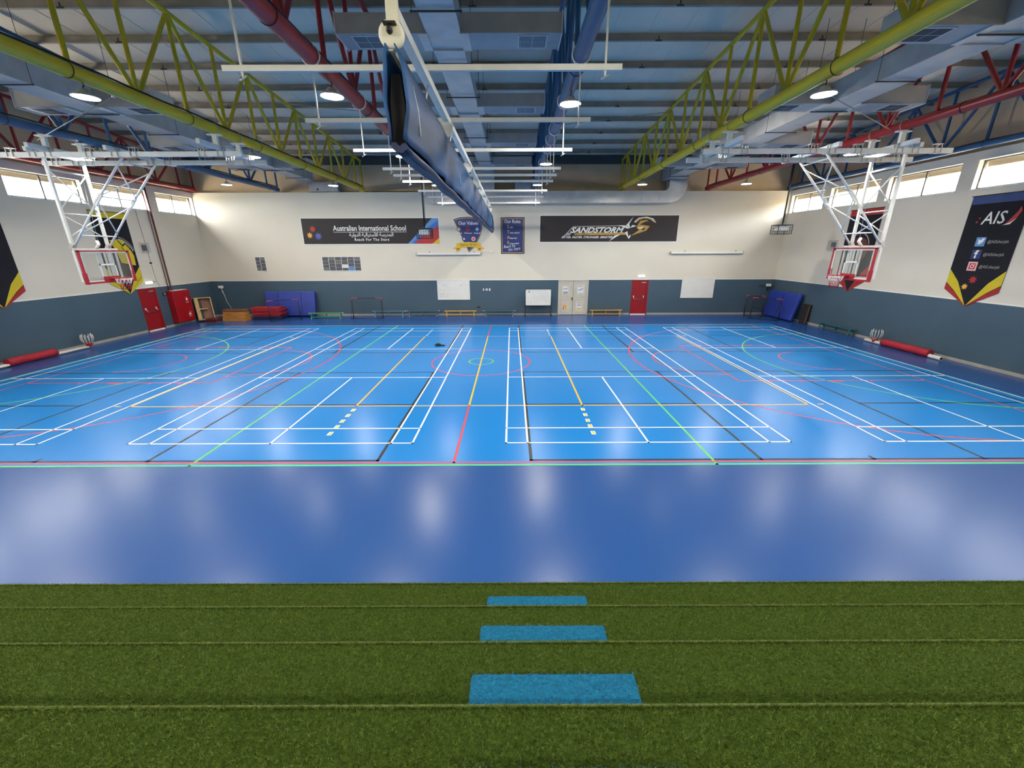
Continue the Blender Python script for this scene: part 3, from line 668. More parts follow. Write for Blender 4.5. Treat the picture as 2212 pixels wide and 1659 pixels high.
# ------------------------------------------------------------------ suspended basketball hoops
def hoop_unit(s, dy, label):
    t = thing('basketball_hoop', label, 'basketball hoop', (s * 12.85, 14.45 + dy, 2.9), 'ceiling-hung basketball hoops')
    X = lambda a: s * a
    ya, yb = 13.68 + dy, 14.88 + dy
    for y in (13.42 + dy, 14.66 + dy): MB().bar((X(13.95), y, 6.62), (X(6.75), y, 6.62), .10, .13).build('long_rail', 'white', t)
    for x, y0, y1, z in ((12.4, 12.85, 14.5, 6.76), (12.85, 13.2, 15.2, 6.74), (10.45, 13.1, 15.65, 6.74), (7.35, 12.5, 14.95, 6.76)):
        MB().bar((X(x), y0 + dy, z), (X(x), y1 + dy, z), .10, .12).build('cross_rail', 'white', t)
    cl = MB(); cb = MB()
    for q in (-.085, .085):
        for r_ in (-.062, .062): cb.bar((q, r_, -.10), (q, r_, .13), .016, .016)
    cb.box(-.12, .12, -.075, .075, .135, .148).box(-.12, .12, -.075, .075, -.10, -.088)
    cme = cb.mesh('rail_clamp'); cme.materials.append(M['lampbody'])
    for x in (13.5, 12.85, 12.4, 11.2, 10.45, 9.9, 7.9, 7.35):
        for y in (13.42 + dy, 14.66 + dy):
            o = link('rail_clamp', cme, t); o.location = Vector((X(x), y, 6.65)) - wloc(t)
    for x in (12.35, 7.4):
        for y in (13.35 + dy, 14.4 + dy):
            MB().bar((X(x), y, 6.80), (X(x), y, CHORD_Z - .12), .13, .09, (0, 1, 0)).box(X(x) - .2, X(x) + .2, y - .06, y + .06, CHORD_Z - .17, CHORD_Z - .14).build('truss_hanger', 'white', t)
            MB().torus((X(x), y, CHORD_Z), (0, 1, 0), .15, .009, 16, 5).build('hanger_strap', 'steel', t)
    # masts
    for y in (ya, yb):
        MB().bar((X(12.87), y, 6.6), (X(12.87), y, 2.97), .075, .075, (0, 1, 0)).build('mast', 'white', t)
        MB().tube([(X(10.5), y + .06, 6.68), (X(11.66), y + .03, 5.42)], .034, 8).tube([(X(11.62), y + .03, 5.48), (X(12.82), y, 4.06)], .030, 8).build('diagonal_brace', 'white', t)
        MB().bar((X(11.5), y + .03, 5.6), (X(11.78), y + .03, 5.28), .05, .1).build('brace_joint', 'white', t)
        MB().bar((X(12.82), y, 4.14), (X(12.92), y, 3.98), .12, .1).build('mast_clamp', 'steel', t)
    for z0, z1 in ((6.3, 5.15), (5.0, 4.35)):
        MB().tube([(X(12.87), ya, z0), (X(12.87), yb, z1)], .018, 6).tube([(X(12.87), yb, z0), (X(12.87), ya, z1)], .018, 6).build('mast_cross_brace', 'white', t)
    for z in (6.28, 5.05): MB().tube([(X(12.87), ya, z), (X(12.87), yb, z)], .024, 6).build('mast_tie', 'white', t)
    def bp_(q, y): return (X(10.5 + (12.82 - 10.5) * q), y, 6.68 + (4.06 - 6.68) * q)
    for q0, q1 in ((.12, .42), (.5, .84)):
        MB().tube([bp_(q0, ya + .04), bp_(q1, yb + .04)], .020, 6).tube([bp_(q0, yb + .04), bp_(q1, ya + .04)], .020, 6).build('brace_cross', 'white', t)
    for q in (.07, .44, .87): MB().tube([bp_(q, ya + .04), bp_(q, yb + .04)], .022, 6).build('brace_tie', 'white', t)
    # board
    xb_ = 12.70; y0, y1, z0, z1 = 13.57 + dy, 15.37 + dy, 2.9, 3.95
    fr = MB()
    for (a, c, d, e_) in ((y0, y1, z0, z0 + .055), (y0, y1, z1 - .035, z1), (y0, y0 + .045, z0, z1), (y1 - .045, y1, z0, z1)): fr.box(min(X(xb_ + .02), X(xb_ - .05)), max(X(xb_ + .02), X(xb_ - .05)), a, c, d, e_)
    for a, c in ((y0 - .01, y0 + .07), (y1 - .07, y1 + .01)): fr.box(min(X(xb_ + .03), X(xb_ - .055)), max(X(xb_ + .03), X(xb_ - .055)), a, c, z0 - .01, z0 + .35)
    fr.build('board_edge_padding', 'hoopred', t)
    MB().box(min(X(xb_), X(xb_ - .015)), max(X(xb_), X(xb_ - .015)), y0 + .045, y1 - .045, z0 + .055, z1 - .035).build('backboard', 'acrylic', t)
    ln = MB(); xf = sorted((X(xb_ - .016), X(xb_ - .020))); yc = 14.47 + dy
    for (a, c, d, e_) in ((y0 + .045, y1 - .045, z0 + .055, z0 + .10), (y0 + .045, y1 - .045, z1 - .08, z1 - .04), (y0 + .045, y0 + .09, z0 + .05, z1 - .04), (y1 - .09, y1 - .045, z0 + .05, z1 - .04),
                          (yc - .295, yc + .295, z0 + .57, z0 + .62), (yc - .295, yc - .25, z0 + .17, z0 + .62), (yc + .25, yc + .295, z0 + .17, z0 + .62)): ln.box(*xf, a, c, d, e_)
    ln.build('board_lines', 'art_white', t)
    bk = MB()
    for y in (y0 + .2, yc - .18, yc - .06, yc + .1, yc + .22, y1 - .38): bk.bar((X(xb_ + .08), y, z0 + .06), (X(xb_ + .08), y, z1), .04, .05, (0, 1, 0))
    bk.bar((X(xb_ + .12), y0 + .05, z1 + .04), (X(xb_ + .12), y1 - .25, z1 + .04), .05, .06).bar((X(xb_ + .12), y0 + .05, z0 + .1), (X(xb_ + .12), y1 - .25, z0 + .1), .04, .05)
    bk.build('back_support_frame', 'white', t)
    MB().tube([(X(xb_ + .1), yc - .1, z1 + .06), (X(xb_ + .02), yc - .05, z1 + .2), (X(xb_ + .1), yc, z1 + .3)], .045, 8).build('height_adjuster', 'white', t)
    # ring, bracket, net
    xr = xb_ - .05 - .15 - .225; zr = 3.05
    MB().torus((X(xr), yc, zr), (0, 0, 1), .228, .011, 28, 8).build('rim', 'hoopred', t)
    MB().bar((X(xb_ - .02), yc, zr - .02), (X(xr + .2), yc, zr - .01), .18, .03).box(min(X(xb_ - .05), X(xb_ - .02)), max(X(xb_ - .05), X(xb_ - .02)), yc - .28, yc + .28, zr - .1, zr + .06).build('rim_bracket', 'hoopred', t)
    nt = MB(); nl = MB(); n = 12; lv = [(.222, 0), (.195, -.1), (.165, -.2), (.14, -.3), (.13, -.4)]
    for k in range(n):
        for sgn in (-1, 1):
            pts = [(X(xr) + r_ * math.cos(2 * PI * (k + sgn * .5 * i) / n), yc + r_ * math.sin(2 * PI * (k + sgn * .5 * i) / n), zr + h) for i, (r_, h) in enumerate(lv)]
            nt.tube(pts[:3], .007, 5); nl.tube(pts[2:], .006, 5)
    nn = nt.build('net', 'net', t); nl.build('net_lower', 'hoopred', nn)
    MB().tube([(X(12.6), yc, 6.75), (X(12.75), yc - .02, z1 + .3)], .006, 5).build('lift_cable', 'steel', t)
    MB().tube([(X(12.2), 14.9 + dy, 7.1), (X(12.0), 14.75 + dy, 6.9), (X(12.1), 14.5 + dy, 6.72), (X(12.4), 14.4 + dy, 6.7)], .014, 6).build('motor_cable', 'white', t)
    return t
hoop_unit(-1, 0, 'glass basketball backboard and hoop hung on white frame near the left wall')
hoop_unit(1, -.1, 'glass basketball backboard and hoop hung on white frame near the right wall')

# ------------------------------------------------------------------ banners on the side walls
def banner(F, w, top, label, arts):
    t = thing('hanging_banner', label, 'banner', F.O, 'pennant banners on the side walls'); F.parent = t
    H = F.V
    h = w / 2
    F.poly('cloth', [(-h, 2.62 - .0), (-h, 5.62), (h, 5.62), (h, 2.62), (0, 1.97)], 'ban_black', .015, .006)
    F.rect('top_band', -h, h, 5.36, 5.62, top, .022, .003)
    for s in (-1, 1):
        q = lambda l: [(s * a, c) for a, c in (l if s > 0 else l[::-1])]
        F.poly('yellow_edge', q([(h, 3.2), (h * .55, 2.78), (.02, 2.0), (0, 1.965), (h * .62, 2.48), (h, 2.74)]), 'ban_red' if arts == 'red' else 'ban_yellow', .022, .003)
        F.poly('red_edge', q([(h, 2.72), (h * .6, 2.44), (.0, 1.97), (.0, 1.955), (h, 2.50)]), 'ban_yellow' if arts == 'yel' else 'ban_red', .022, .003)
    MB().tube([F.O + F.U * (-h - .04) + F.V * 5.63 + F.N * .03, F.O + F.U * (h + .04) + F.V * 5.63 + F.N * .03], .014, 8).build('hanging_rod', 'black', t)
    return t
t = banner(Frame((XW, 14.62, 0), (0, -1, 0)), 1.78, 'ban_blue', 'black pennant banner with AIS lettering and social media icons, blue top band', 'ais')
F = Frame((XW, 14.62, 0), (0, -1, 0), parent=t)
F.text('lettering', 'AIS', -.38, 4.70, .56, 'art_white', .023, shear=.15, bold=.004, width=.72)
F.poly('red_flash', [(.36, 4.66), (.62, 5.05), (.66, 5.2), (.72, 5.05), (.62, 4.82), (.5, 4.7)], 'art_red', .023)
F.poly('white_flash', [(.3, 4.64), (.5, 4.66), (.64, 4.84), (.5, 4.72)], 'art_white', .0262)
F.polys('small_stars', [star(-.52, 4.78, .05, .025, 7), star(-.46, 4.9, .04, .02, 7)], 'art_red', .023)
for v, c in ((3.98, 'art_lblue'), (3.57, 'art_navy'), (3.17, 'art_pink')):
    F.poly('icon_tile', [(-.34, v), (-.04, v), (-.04, v + .3), (-.34, v + .3)], c, .023)
    F.text('lettering', ['@AISsharjah', '@AISsharjah', '@AIS.sharjah'][[3.98, 3.57, 3.17].index(v)], .02, v + .1, .14, 'art_grey', .023, width=.62, shear=.1)
F.poly('bird_icon', [(-.29, 4.06), (-.2, 4.05), (-.11, 4.12), (-.09, 4.2), (-.06, 4.22), (-.1, 4.25), (-.16, 4.24), (-.18, 4.18), (-.27, 4.22), (-.26, 4.12), (-.24, 4.09)], 'art_white', .0262)
F.text('f_icon', 'f', -.25, 3.6, .36, 'art_white', .0262, bold=.012)
F.polys('camera_icon', [[(-.29, 3.22), (-.09, 3.22), (-.09, 3.42), (-.29, 3.42)]], 'art_red', .0262); F.polys('camera_lens', [disc(-.19, 3.32, .065)], 'art_white', .0292); F.polys('camera_lens', [disc(-.19, 3.32, .04)], 'art_red', .0322); F.polys('camera_dot', [disc(-.125, 3.385, .012)], 'art_white', .0292)
F.polys('red_star', [star(-.02, 2.87, .15, .075, 8)], 'art_red', .023); F.polys('orange_star', [star(-.22, 2.62, .12, .06, 8)], 'art_orange', .023)
t = banner(Frame((XW, 19.98, 0), (0, -1, 0)), 1.78, 'ban_red', 'black pennant banner with red top band behind the right hoop', 'red')
F = Frame((XW, 19.98, 0), (0, -1, 0), parent=t)
F.polys('dark_red_emblem', [[(-.5, 3.5), (-.2, 3.3), (.5, 3.5), (.62, 3.9), (.4, 4.3), (0, 4.45), (-.4, 4.25), (-.55, 3.9)]], 'maroon', .023)
F.polys('emblem_shadow', [[(-.3, 3.55), (.3, 3.6), (.2, 3.95), (-.3, 4.0)]], 'ban_black', .0262)
F.polys('emblem_ring', [[(.62 * math.cos(a) , 3.9 + .72 * math.sin(a)) for a in np.linspace(.3, 2.8, 16)] + [(.58 * math.cos(a), 3.9 + .68 * math.sin(a)) for a in np.linspace(2.8, .3, 16)]], 'art_grey', .023)
t = banner(Frame((-XW, 20.06, 0), (0, 1, 0)), 1.78, 'ban_yellow', 'black pennant banner with yellow emblem and yellow top band behind the left hoop', 'yel')
F = Frame((-XW, 20.06, 0), (0, 1, 0), parent=t)
F.poly('yellow_emblem', [(.0, 3.4), (.72, 3.25), (.76, 3.7), (.62, 4.1), (.42, 4.35), (.1, 4.45), (-.3, 4.4), (-.1, 3.9)], 'ban_yellow', .023)
F.polys('emblem_lines', [[(.1, 4.42), (.3, 4.2), (.45, 4.3), (.7, 3.95), (.68, 3.92), (.45, 4.24), (.3, 4.12), (.08, 4.38)], [(.2, 4.1), (.45, 3.7), (.5, 3.45), (.53, 3.45), (.48, 3.72), (.23, 4.12)]], 'ban_black', .0262)
for r_, in ((.88,), (.97,)):
    F.polys('emblem_ring', [[(r_ * math.cos(a) - .02, 3.62 + r_ * math.sin(a)) for a in np.linspace(.35, 1.35, 14)] + [((r_ - .03) * math.cos(a) - .02, 3.62 + (r_ - .03) * math.sin(a)) for a in np.linspace(1.35, .35, 14)]], 'art_white' if r_ < .9 else 'art_grey', .023)
banner(Frame((-XW, 14.9, 0), (0, 1, 0)), 1.72, 'ban_red', 'plain black pennant banner with yellow and red tip at the left edge', 'plain')

# ------------------------------------------------------------------ signs on the back wall
def sign(name, label, cat, x, z, **k):
    t = thing(name, label, cat, (x, YB, z)); return t, Frame((x, YB, z), (1, 0, 0), parent=t)
t, F = sign('school_sign', 'long black school sign with white lettering, three stars and coloured stripes', 'sign', -11.25, 4.28)
w, h = 8.08, 1.42
F.rect('white_border', -.04, w + .04, -.04, h + .04, 'art_white', .004, .01); F.rect('panel', 0, w, 0, h, 'art_black', .014, .004)
F.text('lettering', 'Australian International School', 1.83, .74, .42, 'art_white', .019, bold=.006, width=4.32)
sf = []
F.rect('underline', 1.83, 6.17, .655, .675, 'art_white', .019)
ar = '\uFE94\uFEF4\uFEDF\uFEED\uFEAA\uFEDF\uFE8D \uFE94\uFEF4\uFEDF\uFE8D\uFEAE\uFE98\uFEB3\uFEF7\uFE8D \uFE94\uFEB3\uFEAD\uFEAA\uFEE4\uFEDF\uFE8D'
F.text('lettering', ar, 2.74, .43, .27, 'art_white', .019, bold=.004, width=2.62)
F.text('lettering', 'Reach For The Stars', 3.03, .18, .2, 'art_white', .019, bold=.006, width=2.05, spacing=1.3)
F.polys('red_star', [star(.61, .84, .21, .105, 8)], 'art_red', .019); F.polys('orange_star', [star(.40, .49, .19, .095, 8)], 'art_orange', .019); F.polys('violet_star', [star(.90, .44, .24, .12, 8, PI / 2 + .1)], 'art_purple', .019)
F.poly('light_blue_stripe', [(6.2, 0), (7.72, 1.42), (8.08, 1.42), (8.08, 1.3), (6.45, 0)], 'art_lblue', .019)
F.poly('blue_stripe', [(6.42, 0), (7.4, .86), (8.08, 1.32), (8.08, .9), (6.6, 0)], 'art_blue', .0225)
F.poly('red_stripe', [(6.6, 0), (7.05, .38), (8.08, .98), (8.08, .25), (7.7, 0)], 'art_red', .026)
F.poly('yellow_stripe', [(7.66, 0), (8.08, .32), (8.08, 0)], 'art_yellow', .0295)

t, F = sign('values_shield', 'blue shield-shaped Our Values sign with gold ribbon', 'sign', -1.43, 3.78)
def shield(k):
    a = [(-.86 * k, 1.84), (-.5 * k, 1.95), (0, 1.99 - .04 * (1 - k)), (.5 * k, 1.95), (.86 * k, 1.84), (.83 * k, 1.35), (.70 * k, .9), (.48 * k, .5), (.25 * k, .22), (0, .0)]
    c = (0, 1.1); return [(p[0], c[1] + (p[1] - c[1]) * k) for p in a]
F.poly('white_edge', shield(1.03), 'art_white', .004, .008); F.poly('black_edge', shield(1), 'art_black', .012); F.poly('gold_edge', shield(.955), 'art_tan', .0155); F.poly('panel', shield(.91), 'art_navy', .019)
F.text('lettering', 'Our Values', -.56, 1.55, .27, 'art_white', .0225, width=1.14)
for (u, v, c1, c2, tx) in ((-.56, 1.3, 'art_tan', 'art_white', 'Wisdom'), (-.01, 1.3, 'art_red', 'art_navy', 'Tolerance'), (.54, 1.3, 'art_lblue', 'art_white', 'Integrity'), (-.26, .76, 'art_navy', 'art_white', 'Courage'), (.3, .76, 'art_pink', 'art_red', 'Compassion')):
    F.polys('icon_disc', [disc(u, v, .125)], c1, .0225); F.polys('icon_mark', [star(u, v, .085, .04, 3)], c2, .026)
    F.text('lettering', tx, u, v - .25, .115, 'art_white', .0225, align='CENTER', bold=.002)
for q in ([(-.98, .22), (-.6, .15), (-.6, .42), (-.78, .32)], [(.98, .22), (.6, .15), (.6, .42), (.78, .32)], [(-.78, .02), (-.5, .12), (-.5, .24), (-.72, .2)], [(.78, .02), (.5, .12), (.5, .24), (.72, .2)]): F.poly('ribbon_tail', q, 'art_orange', .0225)
F.poly('ribbon', [(-.76, .22), (-.4, .28), (0, .3), (.4, .28), (.76, .22), (.72, .5), (.4, .57), (0, .59), (-.4, .57), (-.72, .5)], 'art_yellow', .026)
F.text('lettering', 'Reach for The Stars', -.5, .37, .18, 'art_black', .0295, shear=.25, width=1.0, rot=.02)

t, F = sign('rules_poster', 'upright blue Our Rules poster with black and gold border', 'poster', .5, 3.68)
w, h = 1.42, 2.05
F.rect('white_border', -.03, w + .03, -.03, h + .03, 'art_white', .004, .008); F.rect('black_border', 0, w, 0, h, 'art_black', .012); F.rect('gold_border', .05, w - .05, .05, h - .05, 'art_tan', .0155); F.rect('panel', .1, w - .1, .1, h - .1, 'art_navy', .019)
F.text('lettering', 'Our Rules', .22, 1.73, .28, 'art_white', .0225, width=.94)
for k, (c, tx, wd) in enumerate((('S', 'afe', .18), ('T', 'eam player', .58), ('A', 'learner', .42), ('R', 'espectful', .52))):
    F.text('initial', c, .38, 1.46 - k * .3, .24, 'art_orange', .0225, bold=.004); F.text('lettering', tx, .55, 1.46 - k * .3, .12, 'art_white', .0225, width=wd, bold=.002)
F.text('lettering', 'Reach for', .17, .32, .24, 'art_white', .0225, shear=.3, width=.72, rot=.12); F.text('lettering', 'the Stars', .44, .16, .24, 'art_white', .0225, shear=.3, width=.72, rot=.12)
F.polys('small_stars', [star(1.08, .5, .035, .016, 7)], 'art_red', .0225)

t, F = sign('team_sign', 'long black SANDSTORM sign with silver star and gold helmet emblem', 'sign', 2.84, 4.36)
w, h = 8.15, 1.44
F.rect('white_border', -.04, w + .04, -.04, h + .04, 'art_white', .004, .01); F.rect('panel', 0, w, 0, h, 'art_black', .014, .004)
S_ = lambda a, c: ((a - 50) / 2073 * 8.15, (500 - c) / 388 * 1.44 - .02)   # pixel of the printed panel -> panel metres
P_ = lambda l: [S_(*q) for q in l]
F.poly('grey_outline', P_([(375, 440), (545, 262), (1330, 250), (1330, 262), (552, 272), (400, 440)]), 'art_grey', .019)
F.poly('slanted_block', P_([(410, 398), (450, 360), (520, 360), (500, 398)]), 'art_grey', .0222)
F.poly('gold_bar', P_([(560, 395), (590, 358), (1370, 355), (1340, 392)]), 'art_gold', .0222)
F.text('lettering', 'SANDSTORM', *S_(500, 358), .42, 'art_white', .0255, shear=.45, bold=.014, width=3.22)
F.text('lettering', 'AIS SHARJAH', *S_(575, 388), .1, 'art_black', .026, shear=.4, width=.85)
F.text('lettering', 'FITTER. FASTER. STRONGER. SMARTER', *S_(372, 442), .17, 'art_white', .0222, shear=.45, width=3.05, bold=.004)
F.polys('silver_star', [P_([(1440, 125), (1340, 250), (1400, 290), (1435, 245)]), P_([(1220, 250), (1335, 255), (1400, 292), (1365, 300)]), P_([(1500, 262), (1400, 290), (1440, 245)]), P_([(1395, 455), (1330, 360), (1410, 310), (1420, 420)]), P_([(1100, 488), (1180, 400), (1270, 385), (1210, 420)])], 'art_white', .0295)
F.polys('star_shade', [P_([(1440, 125), (1440, 235), (1402, 288), (1385, 230)]), P_([(1410, 310), (1500, 268), (1490, 300), (1405, 400), (1385, 420), (1365, 330)])], 'art_black', .033)
F.poly('helmet_crest', P_([(1460, 205), (1530, 145), (1640, 128), (1730, 155), (1785, 210), (1745, 205), (1690, 165), (1600, 150), (1530, 175), (1490, 215)]), 'art_tan', .0295)
F.poly('crest_line', P_([(1455, 200), (1520, 140), (1640, 124), (1740, 152), (1788, 215), (1778, 215), (1730, 165), (1640, 136), (1530, 152), (1470, 208)]), 'art_white', .033)
F.poly('helmet', P_([(1510, 250), (1550, 185), (1640, 170), (1680, 200), (1640, 235), (1700, 260), (1650, 330), (1420, 410), (1540, 320), (1500, 290)]), 'art_gold', .0295)
F.polys('helmet_shadow', [P_([(1540, 240), (1640, 190), (1720, 210), (1730, 260), (1680, 262), (1620, 250)]), P_([(1570, 300), (1640, 290), (1600, 330)])], 'art_black', .033)
F.polys('helmet_teeth', [P_([(1520, 285), (1600, 270), (1590, 298), (1530, 298)])], 'art_white', .0365)

for (x0, x1, cols, rows, lab) in ((-14.38, -13.79, 2, 4, 'small white-framed board of dark striped sheets near the left corner'), (-10.33, -8.02, 6, 4, 'wide white-framed board of dark striped sheets under the school sign')):
    t, F = sign('sheet_board', lab, 'notice board', x0, 2.74); w = x1 - x0
    F.rect('backing', -.03, w + .03, -.03, .83, 'art_white', .004, .012)
    for i in range(cols):
        for j in range(rows):
            mt = 'sheet1' if (i * 7 + j * 3) % 4 else 'sheet2'
            if cols == 6 and (i, j) == (3, 1): mt = 'paper'
            if cols == 6 and (i, j) == (4, 0): mt = 'art_lblue'
            off = .04 * ((i * 5) % 3 - 1) * (0 < j)
            F.rect('sheet', i * w / cols + .012, (i + 1) * w / cols - .012, max(0, j * .2 + off + .008), min(.8, (j + 1) * .2 + .04 * ((i * 5) % 3 - 1) * (j < rows - 1)), mt, .017, .003)

# projector screens, exit lights, switches
for (x0, x1, z, lab) in ((-4.58, -.72, 3.71, 'long white projector screen housing under the school sign'), (10.72, 15.06, 3.72, 'long white projector screen housing at right of the back wall')):
    t = thing('projector_screen', lab, 'projector screen', (x0, YB, z), 'rolled projector screens on the back wall')
    MB().box(x0, x1, YB - .12, YB - .025, z - .06, z + .05).build('housing', 'white', t)
    MB().tube([(x0 + .02, YB - .09, z - .075), (x1 - .02, YB - .09, z - .075)], .022, 8).build('bottom_bar', 'screen', t)
    for x in (x0, x1): MB().box(x - .012, x + .012, YB - .13, YB - .02, z - .08, z + .07).build('end_cap', 'screen', t)
    for q in (.2, .9): MB().box(x0 + (x1 - x0) * q - .03, x0 + (x1 - x0) * q + .03, YB - .08, YB - .002, z + .05, z + .12).build('wall_bracket', 'screen', t)
t = thing('junction_box', 'small white electrical box on the wall right of the shield sign', 'box', (-.1, YB, 3.78)); MB().box(-.17, -.03, YB - .05, YB, 3.73, 3.85).build('cover', 'white', t); MB().tube([(-.17, YB - .02, 3.8), (-.72, YB - .02, 3.79)], .01, 6).build('conduit', 'rope', t)
for F, lab in ((Frame((8.89, YB, 2.28), (1, 0, 0)), 'lit white emergency light above the back red door'), (Frame((-XW, 21.0, 2.32), (0, 1, 0)), 'lit white emergency light above the left red door')):
    t = thing('emergency_light', lab, 'light', F.O); F.parent = t
    c_ = F.O + F.U * .21 + F.V * .07
    MB().obox(c_ + F.N * .02, F.U, F.V, F.N, .44, .15, .04).build('base', 'white', t, .02); MB().obox(c_ + F.N * .06, F.U, F.V, F.N, .40, .12, .045).build('diffuser', 'exit', t, .02)
for i, (x, w_, h_, lab) in enumerate(((-.64, .07, .13, 'narrow white switch plate, left of three on the back wall'), (-.48, .14, .12, 'white socket plate with dark centre, middle of three on the back wall'), (-.27, .09, .15, 'white control box, right of three on the back wall'))):
    t = thing('switch_plate', lab, 'switch', (x, YB, 1.58), 'white plates on the back wall'); MB().box(x, x + w_, YB - .03, YB, 1.58 - h_ / 2, 1.58 + h_ / 2).build('plate', 'white', t, .006)
    MB().box(x + w_ * .3, x + w_ * .7, YB - .036, YB - .03, 1.565, 1.595).build('rocker', 'black' if i == 1 else 'grille', t)
t = thing('wall_socket', 'small black floor-level socket above the yellow bench', 'socket', (-.95, YB, .5)); MB().box(-1.03, -.85, YB - .03, YB, .47, .55).build('plate', 'black', t); MB().box(-.98, -.9, YB - .035, YB - .03, .49, .53).build('outlet', 'eave', t)

# whiteboards
for (x0, z0, lab) in ((-3.46, .97, 'wall-mounted whiteboard with faint marker notes above the yellow bench'), (11.64, 1.03, 'clean wall-mounted whiteboard right of the red back door')):
    t = thing('whiteboard', lab, 'whiteboard', (x0, YB, z0)); F = Frame((x0, YB, z0), (1, 0, 0), parent=t)
    F.rect('writing_surface', .03, 1.98, .03, 1.2, 'board', .02, .012)
    F.polys('aluminium_frame', [[(0, 0), (2.01, 0), (2.01, .035), (0, .035)], [(0, 1.195), (2.01, 1.195), (2.01, 1.23), (0, 1.23)], [(0, .035), (.03, .035), (.03, 1.195), (0, 1.195)], [(1.98, .035), (2.01, .035), (2.01, 1.195), (1.98, 1.195)]], 'white', .005, .035)
    if x0 < 0:
        pl = []
        for k in range(15):
            u, v = .12 + random.random() * .45, .2 + random.randint(0, 3) * .13; pl.append([(u, v), (u + .09, v + .006), (u + .09, v + .02), (u, v + .012)])
        pl += [[(.35, .86), (.52, .87), (.52, .885), (.35, .875)], [(1.4, .88), (1.55, .89), (1.55, .91), (1.4, .9)]]
        F.polys('marker_notes', pl, 'ink', .0325, .001)
t = thing('rolling_whiteboard', 'whiteboard on black wheeled stand left of the double door', 'whiteboard', (2.77, 25.3, 0)); yb_ = 25.3
MB().box(2.02, 3.52, yb_ - .02, yb_ + .02, .68, 1.58).build('board_panel', 'board', t)
fr = MB()
for q in ((2.0, 3.54, yb_ - .03, yb_ + .03, .655, .69), (2.0, 3.54, yb_ - .03, yb_ + .03, 1.57, 1.60), (2.0, 2.03, yb_ - .03, yb_ + .03, .66, 1.6), (3.51, 3.54, yb_ - .03, yb_ + .03, .66, 1.6)): fr.box(*q)
fr.build('board_frame', 'white', t)
for x in (1.97, 3.57):
    MB().box(x - .02, x + .02, yb_ - .02, yb_ + .02, .08, 1.2).build('upright', 'black', t); MB().box(x - .025, x + .025, yb_ - .24, yb_ + .24, .06, .1).build('foot', 'black', t)
    for d in (-.21, .21): MB().lathe((x - .02, yb_ + d, .03), [(0, 0), (.03, 0), (.03, .04), (0, .04)], 12, (1, 0, 0)).build('castor', 'black', t)
MB().box(1.97, 3.57, yb_ - .015, yb_ + .015, .2, .24).build('lower_bar', 'black', t); MB().box(2.0, 3.54, yb_ - .09, yb_ - .03, .64, .66).build('pen_tray', 'black', t)
F = Frame((2.02, yb_ - .02, .68), (1, 0, 0), parent=t); pl = []
for j in range(7):
    u = .45 if j > 1 else .38
    while u < 1.35:
        wd = .05 + random.random() * .12
        if random.random() < .75: pl.append([(u, .78 - j * .1), (u + wd, .785 - j * .1), (u + wd, .793 - j * .1), (u, .788 - j * .1)])
        u += wd + .04
pl += [[(.12, .1), (.15, .25), (.16, .25), (.13, .1)], [(.28, .08), (.33, .24), (.34, .24), (.29, .08)], [(.1, .38), (.16, .45), (.17, .44), (.11, .37)]]
F.polys('marker_notes', pl, 'ink', .001, .001); F.polys('sticker', [[(.15, .83), (.24, .83), (.27, .88), (.15, .87)]], 'art_orange', .001, .001); F.polys('sticker', [[(.14, .76), (.24, .76), (.22, .81), (.15, .81)]], 'art_navy', .001, .001)

# ------------------------------------------------------------------ benches
def bench(mt, cx, cy, rz, L, label, cap='white', z=.34):
    t = thing('gym_bench', label, 'bench', (0, 0, 0), 'low gym benches along the walls')
    h = L / 2
    MB().box(-h, h, -.12, .12, z - .035, z).build('seat', mt, t, .008)
    for s in (-1, 1):
        MB().prism([(-.16, .02), (-.12, .02), (-.08, z - .1), (.08, z - .1), (.12, .02), (.16, .02), (.10, z - .035), (-.10, z - .035)], (s * (h - .12), 0, 0), (0, 1, 0), (0, 0, 1), -.02, .02).build('leg', mt, t)
        for q in (-.14, .14): MB().lathe((s * (h - .12), q, 0), [(0, 0), (.025, 0), (.025, .025), (0, .025)], 10).build('rubber_foot', cap, t)
        MB().box(min(s * h, s * (h + .05)), max(s * h, s * (h + .05)), -.06, .06, z - .04, z + .005).build('end_buffer', cap, t, .01)
    MB().prism([(-.06, .075), (.06, .075), (.05, z - .035), (-.05, z - .035)], (0, 0, 0), (0, 1, 0), (0, 0, 1), -.018, .018).build('centre_support', mt, t)
    MB().box(-h + .1, h - .1, -.045, .045, .075, .11).build('balance_beam', mt, t)
    t.location = (cx, cy, 0); t.rotation_euler = (0, 0, rz); return t
bench('bgreen', -10.08, 24.62, R(2), 1.95, 'green gym bench beside the leaning blue crash mat')
bench('bblue2', -6.46, 25.32, 0, 1.95, 'pale blue gym bench behind the open black goal', 'rope')
bench('bblue', -4.37, 25.4, R(1), 1.9, 'dark blue gym bench under the first projector screen, left of yellow bench')
bench('byellow', -2.04, 25.3, 0, 1.92, 'yellow gym bench below the wall whiteboard', 'byellow')
bench('bblue', .36, 25.38, 0, 1.9, 'dark blue gym bench left of the rolling whiteboard')
bench('byellow', 7.0, 25.42, R(.5), 1.95, 'yellow gym bench between the double door and red door', 'byellow')
bench('bteal', 17.1, 19.8, R(90), 2.15, 'teal gym bench along the right wall near the netball post', 'bteal')

# ------------------------------------------------------------------ mats and boxes
def slab(name, label, cat, c, u, v, wv, a, b_, d, mt, bev=.03, group=None, seams=None):
    o = thing(name, label, cat, (c[0], c[1], max(0, c[2] - 1)), group)
    MB().obox(c, u, v, wv, a, b_, d).build('cover', mt, o, bev)
    return o
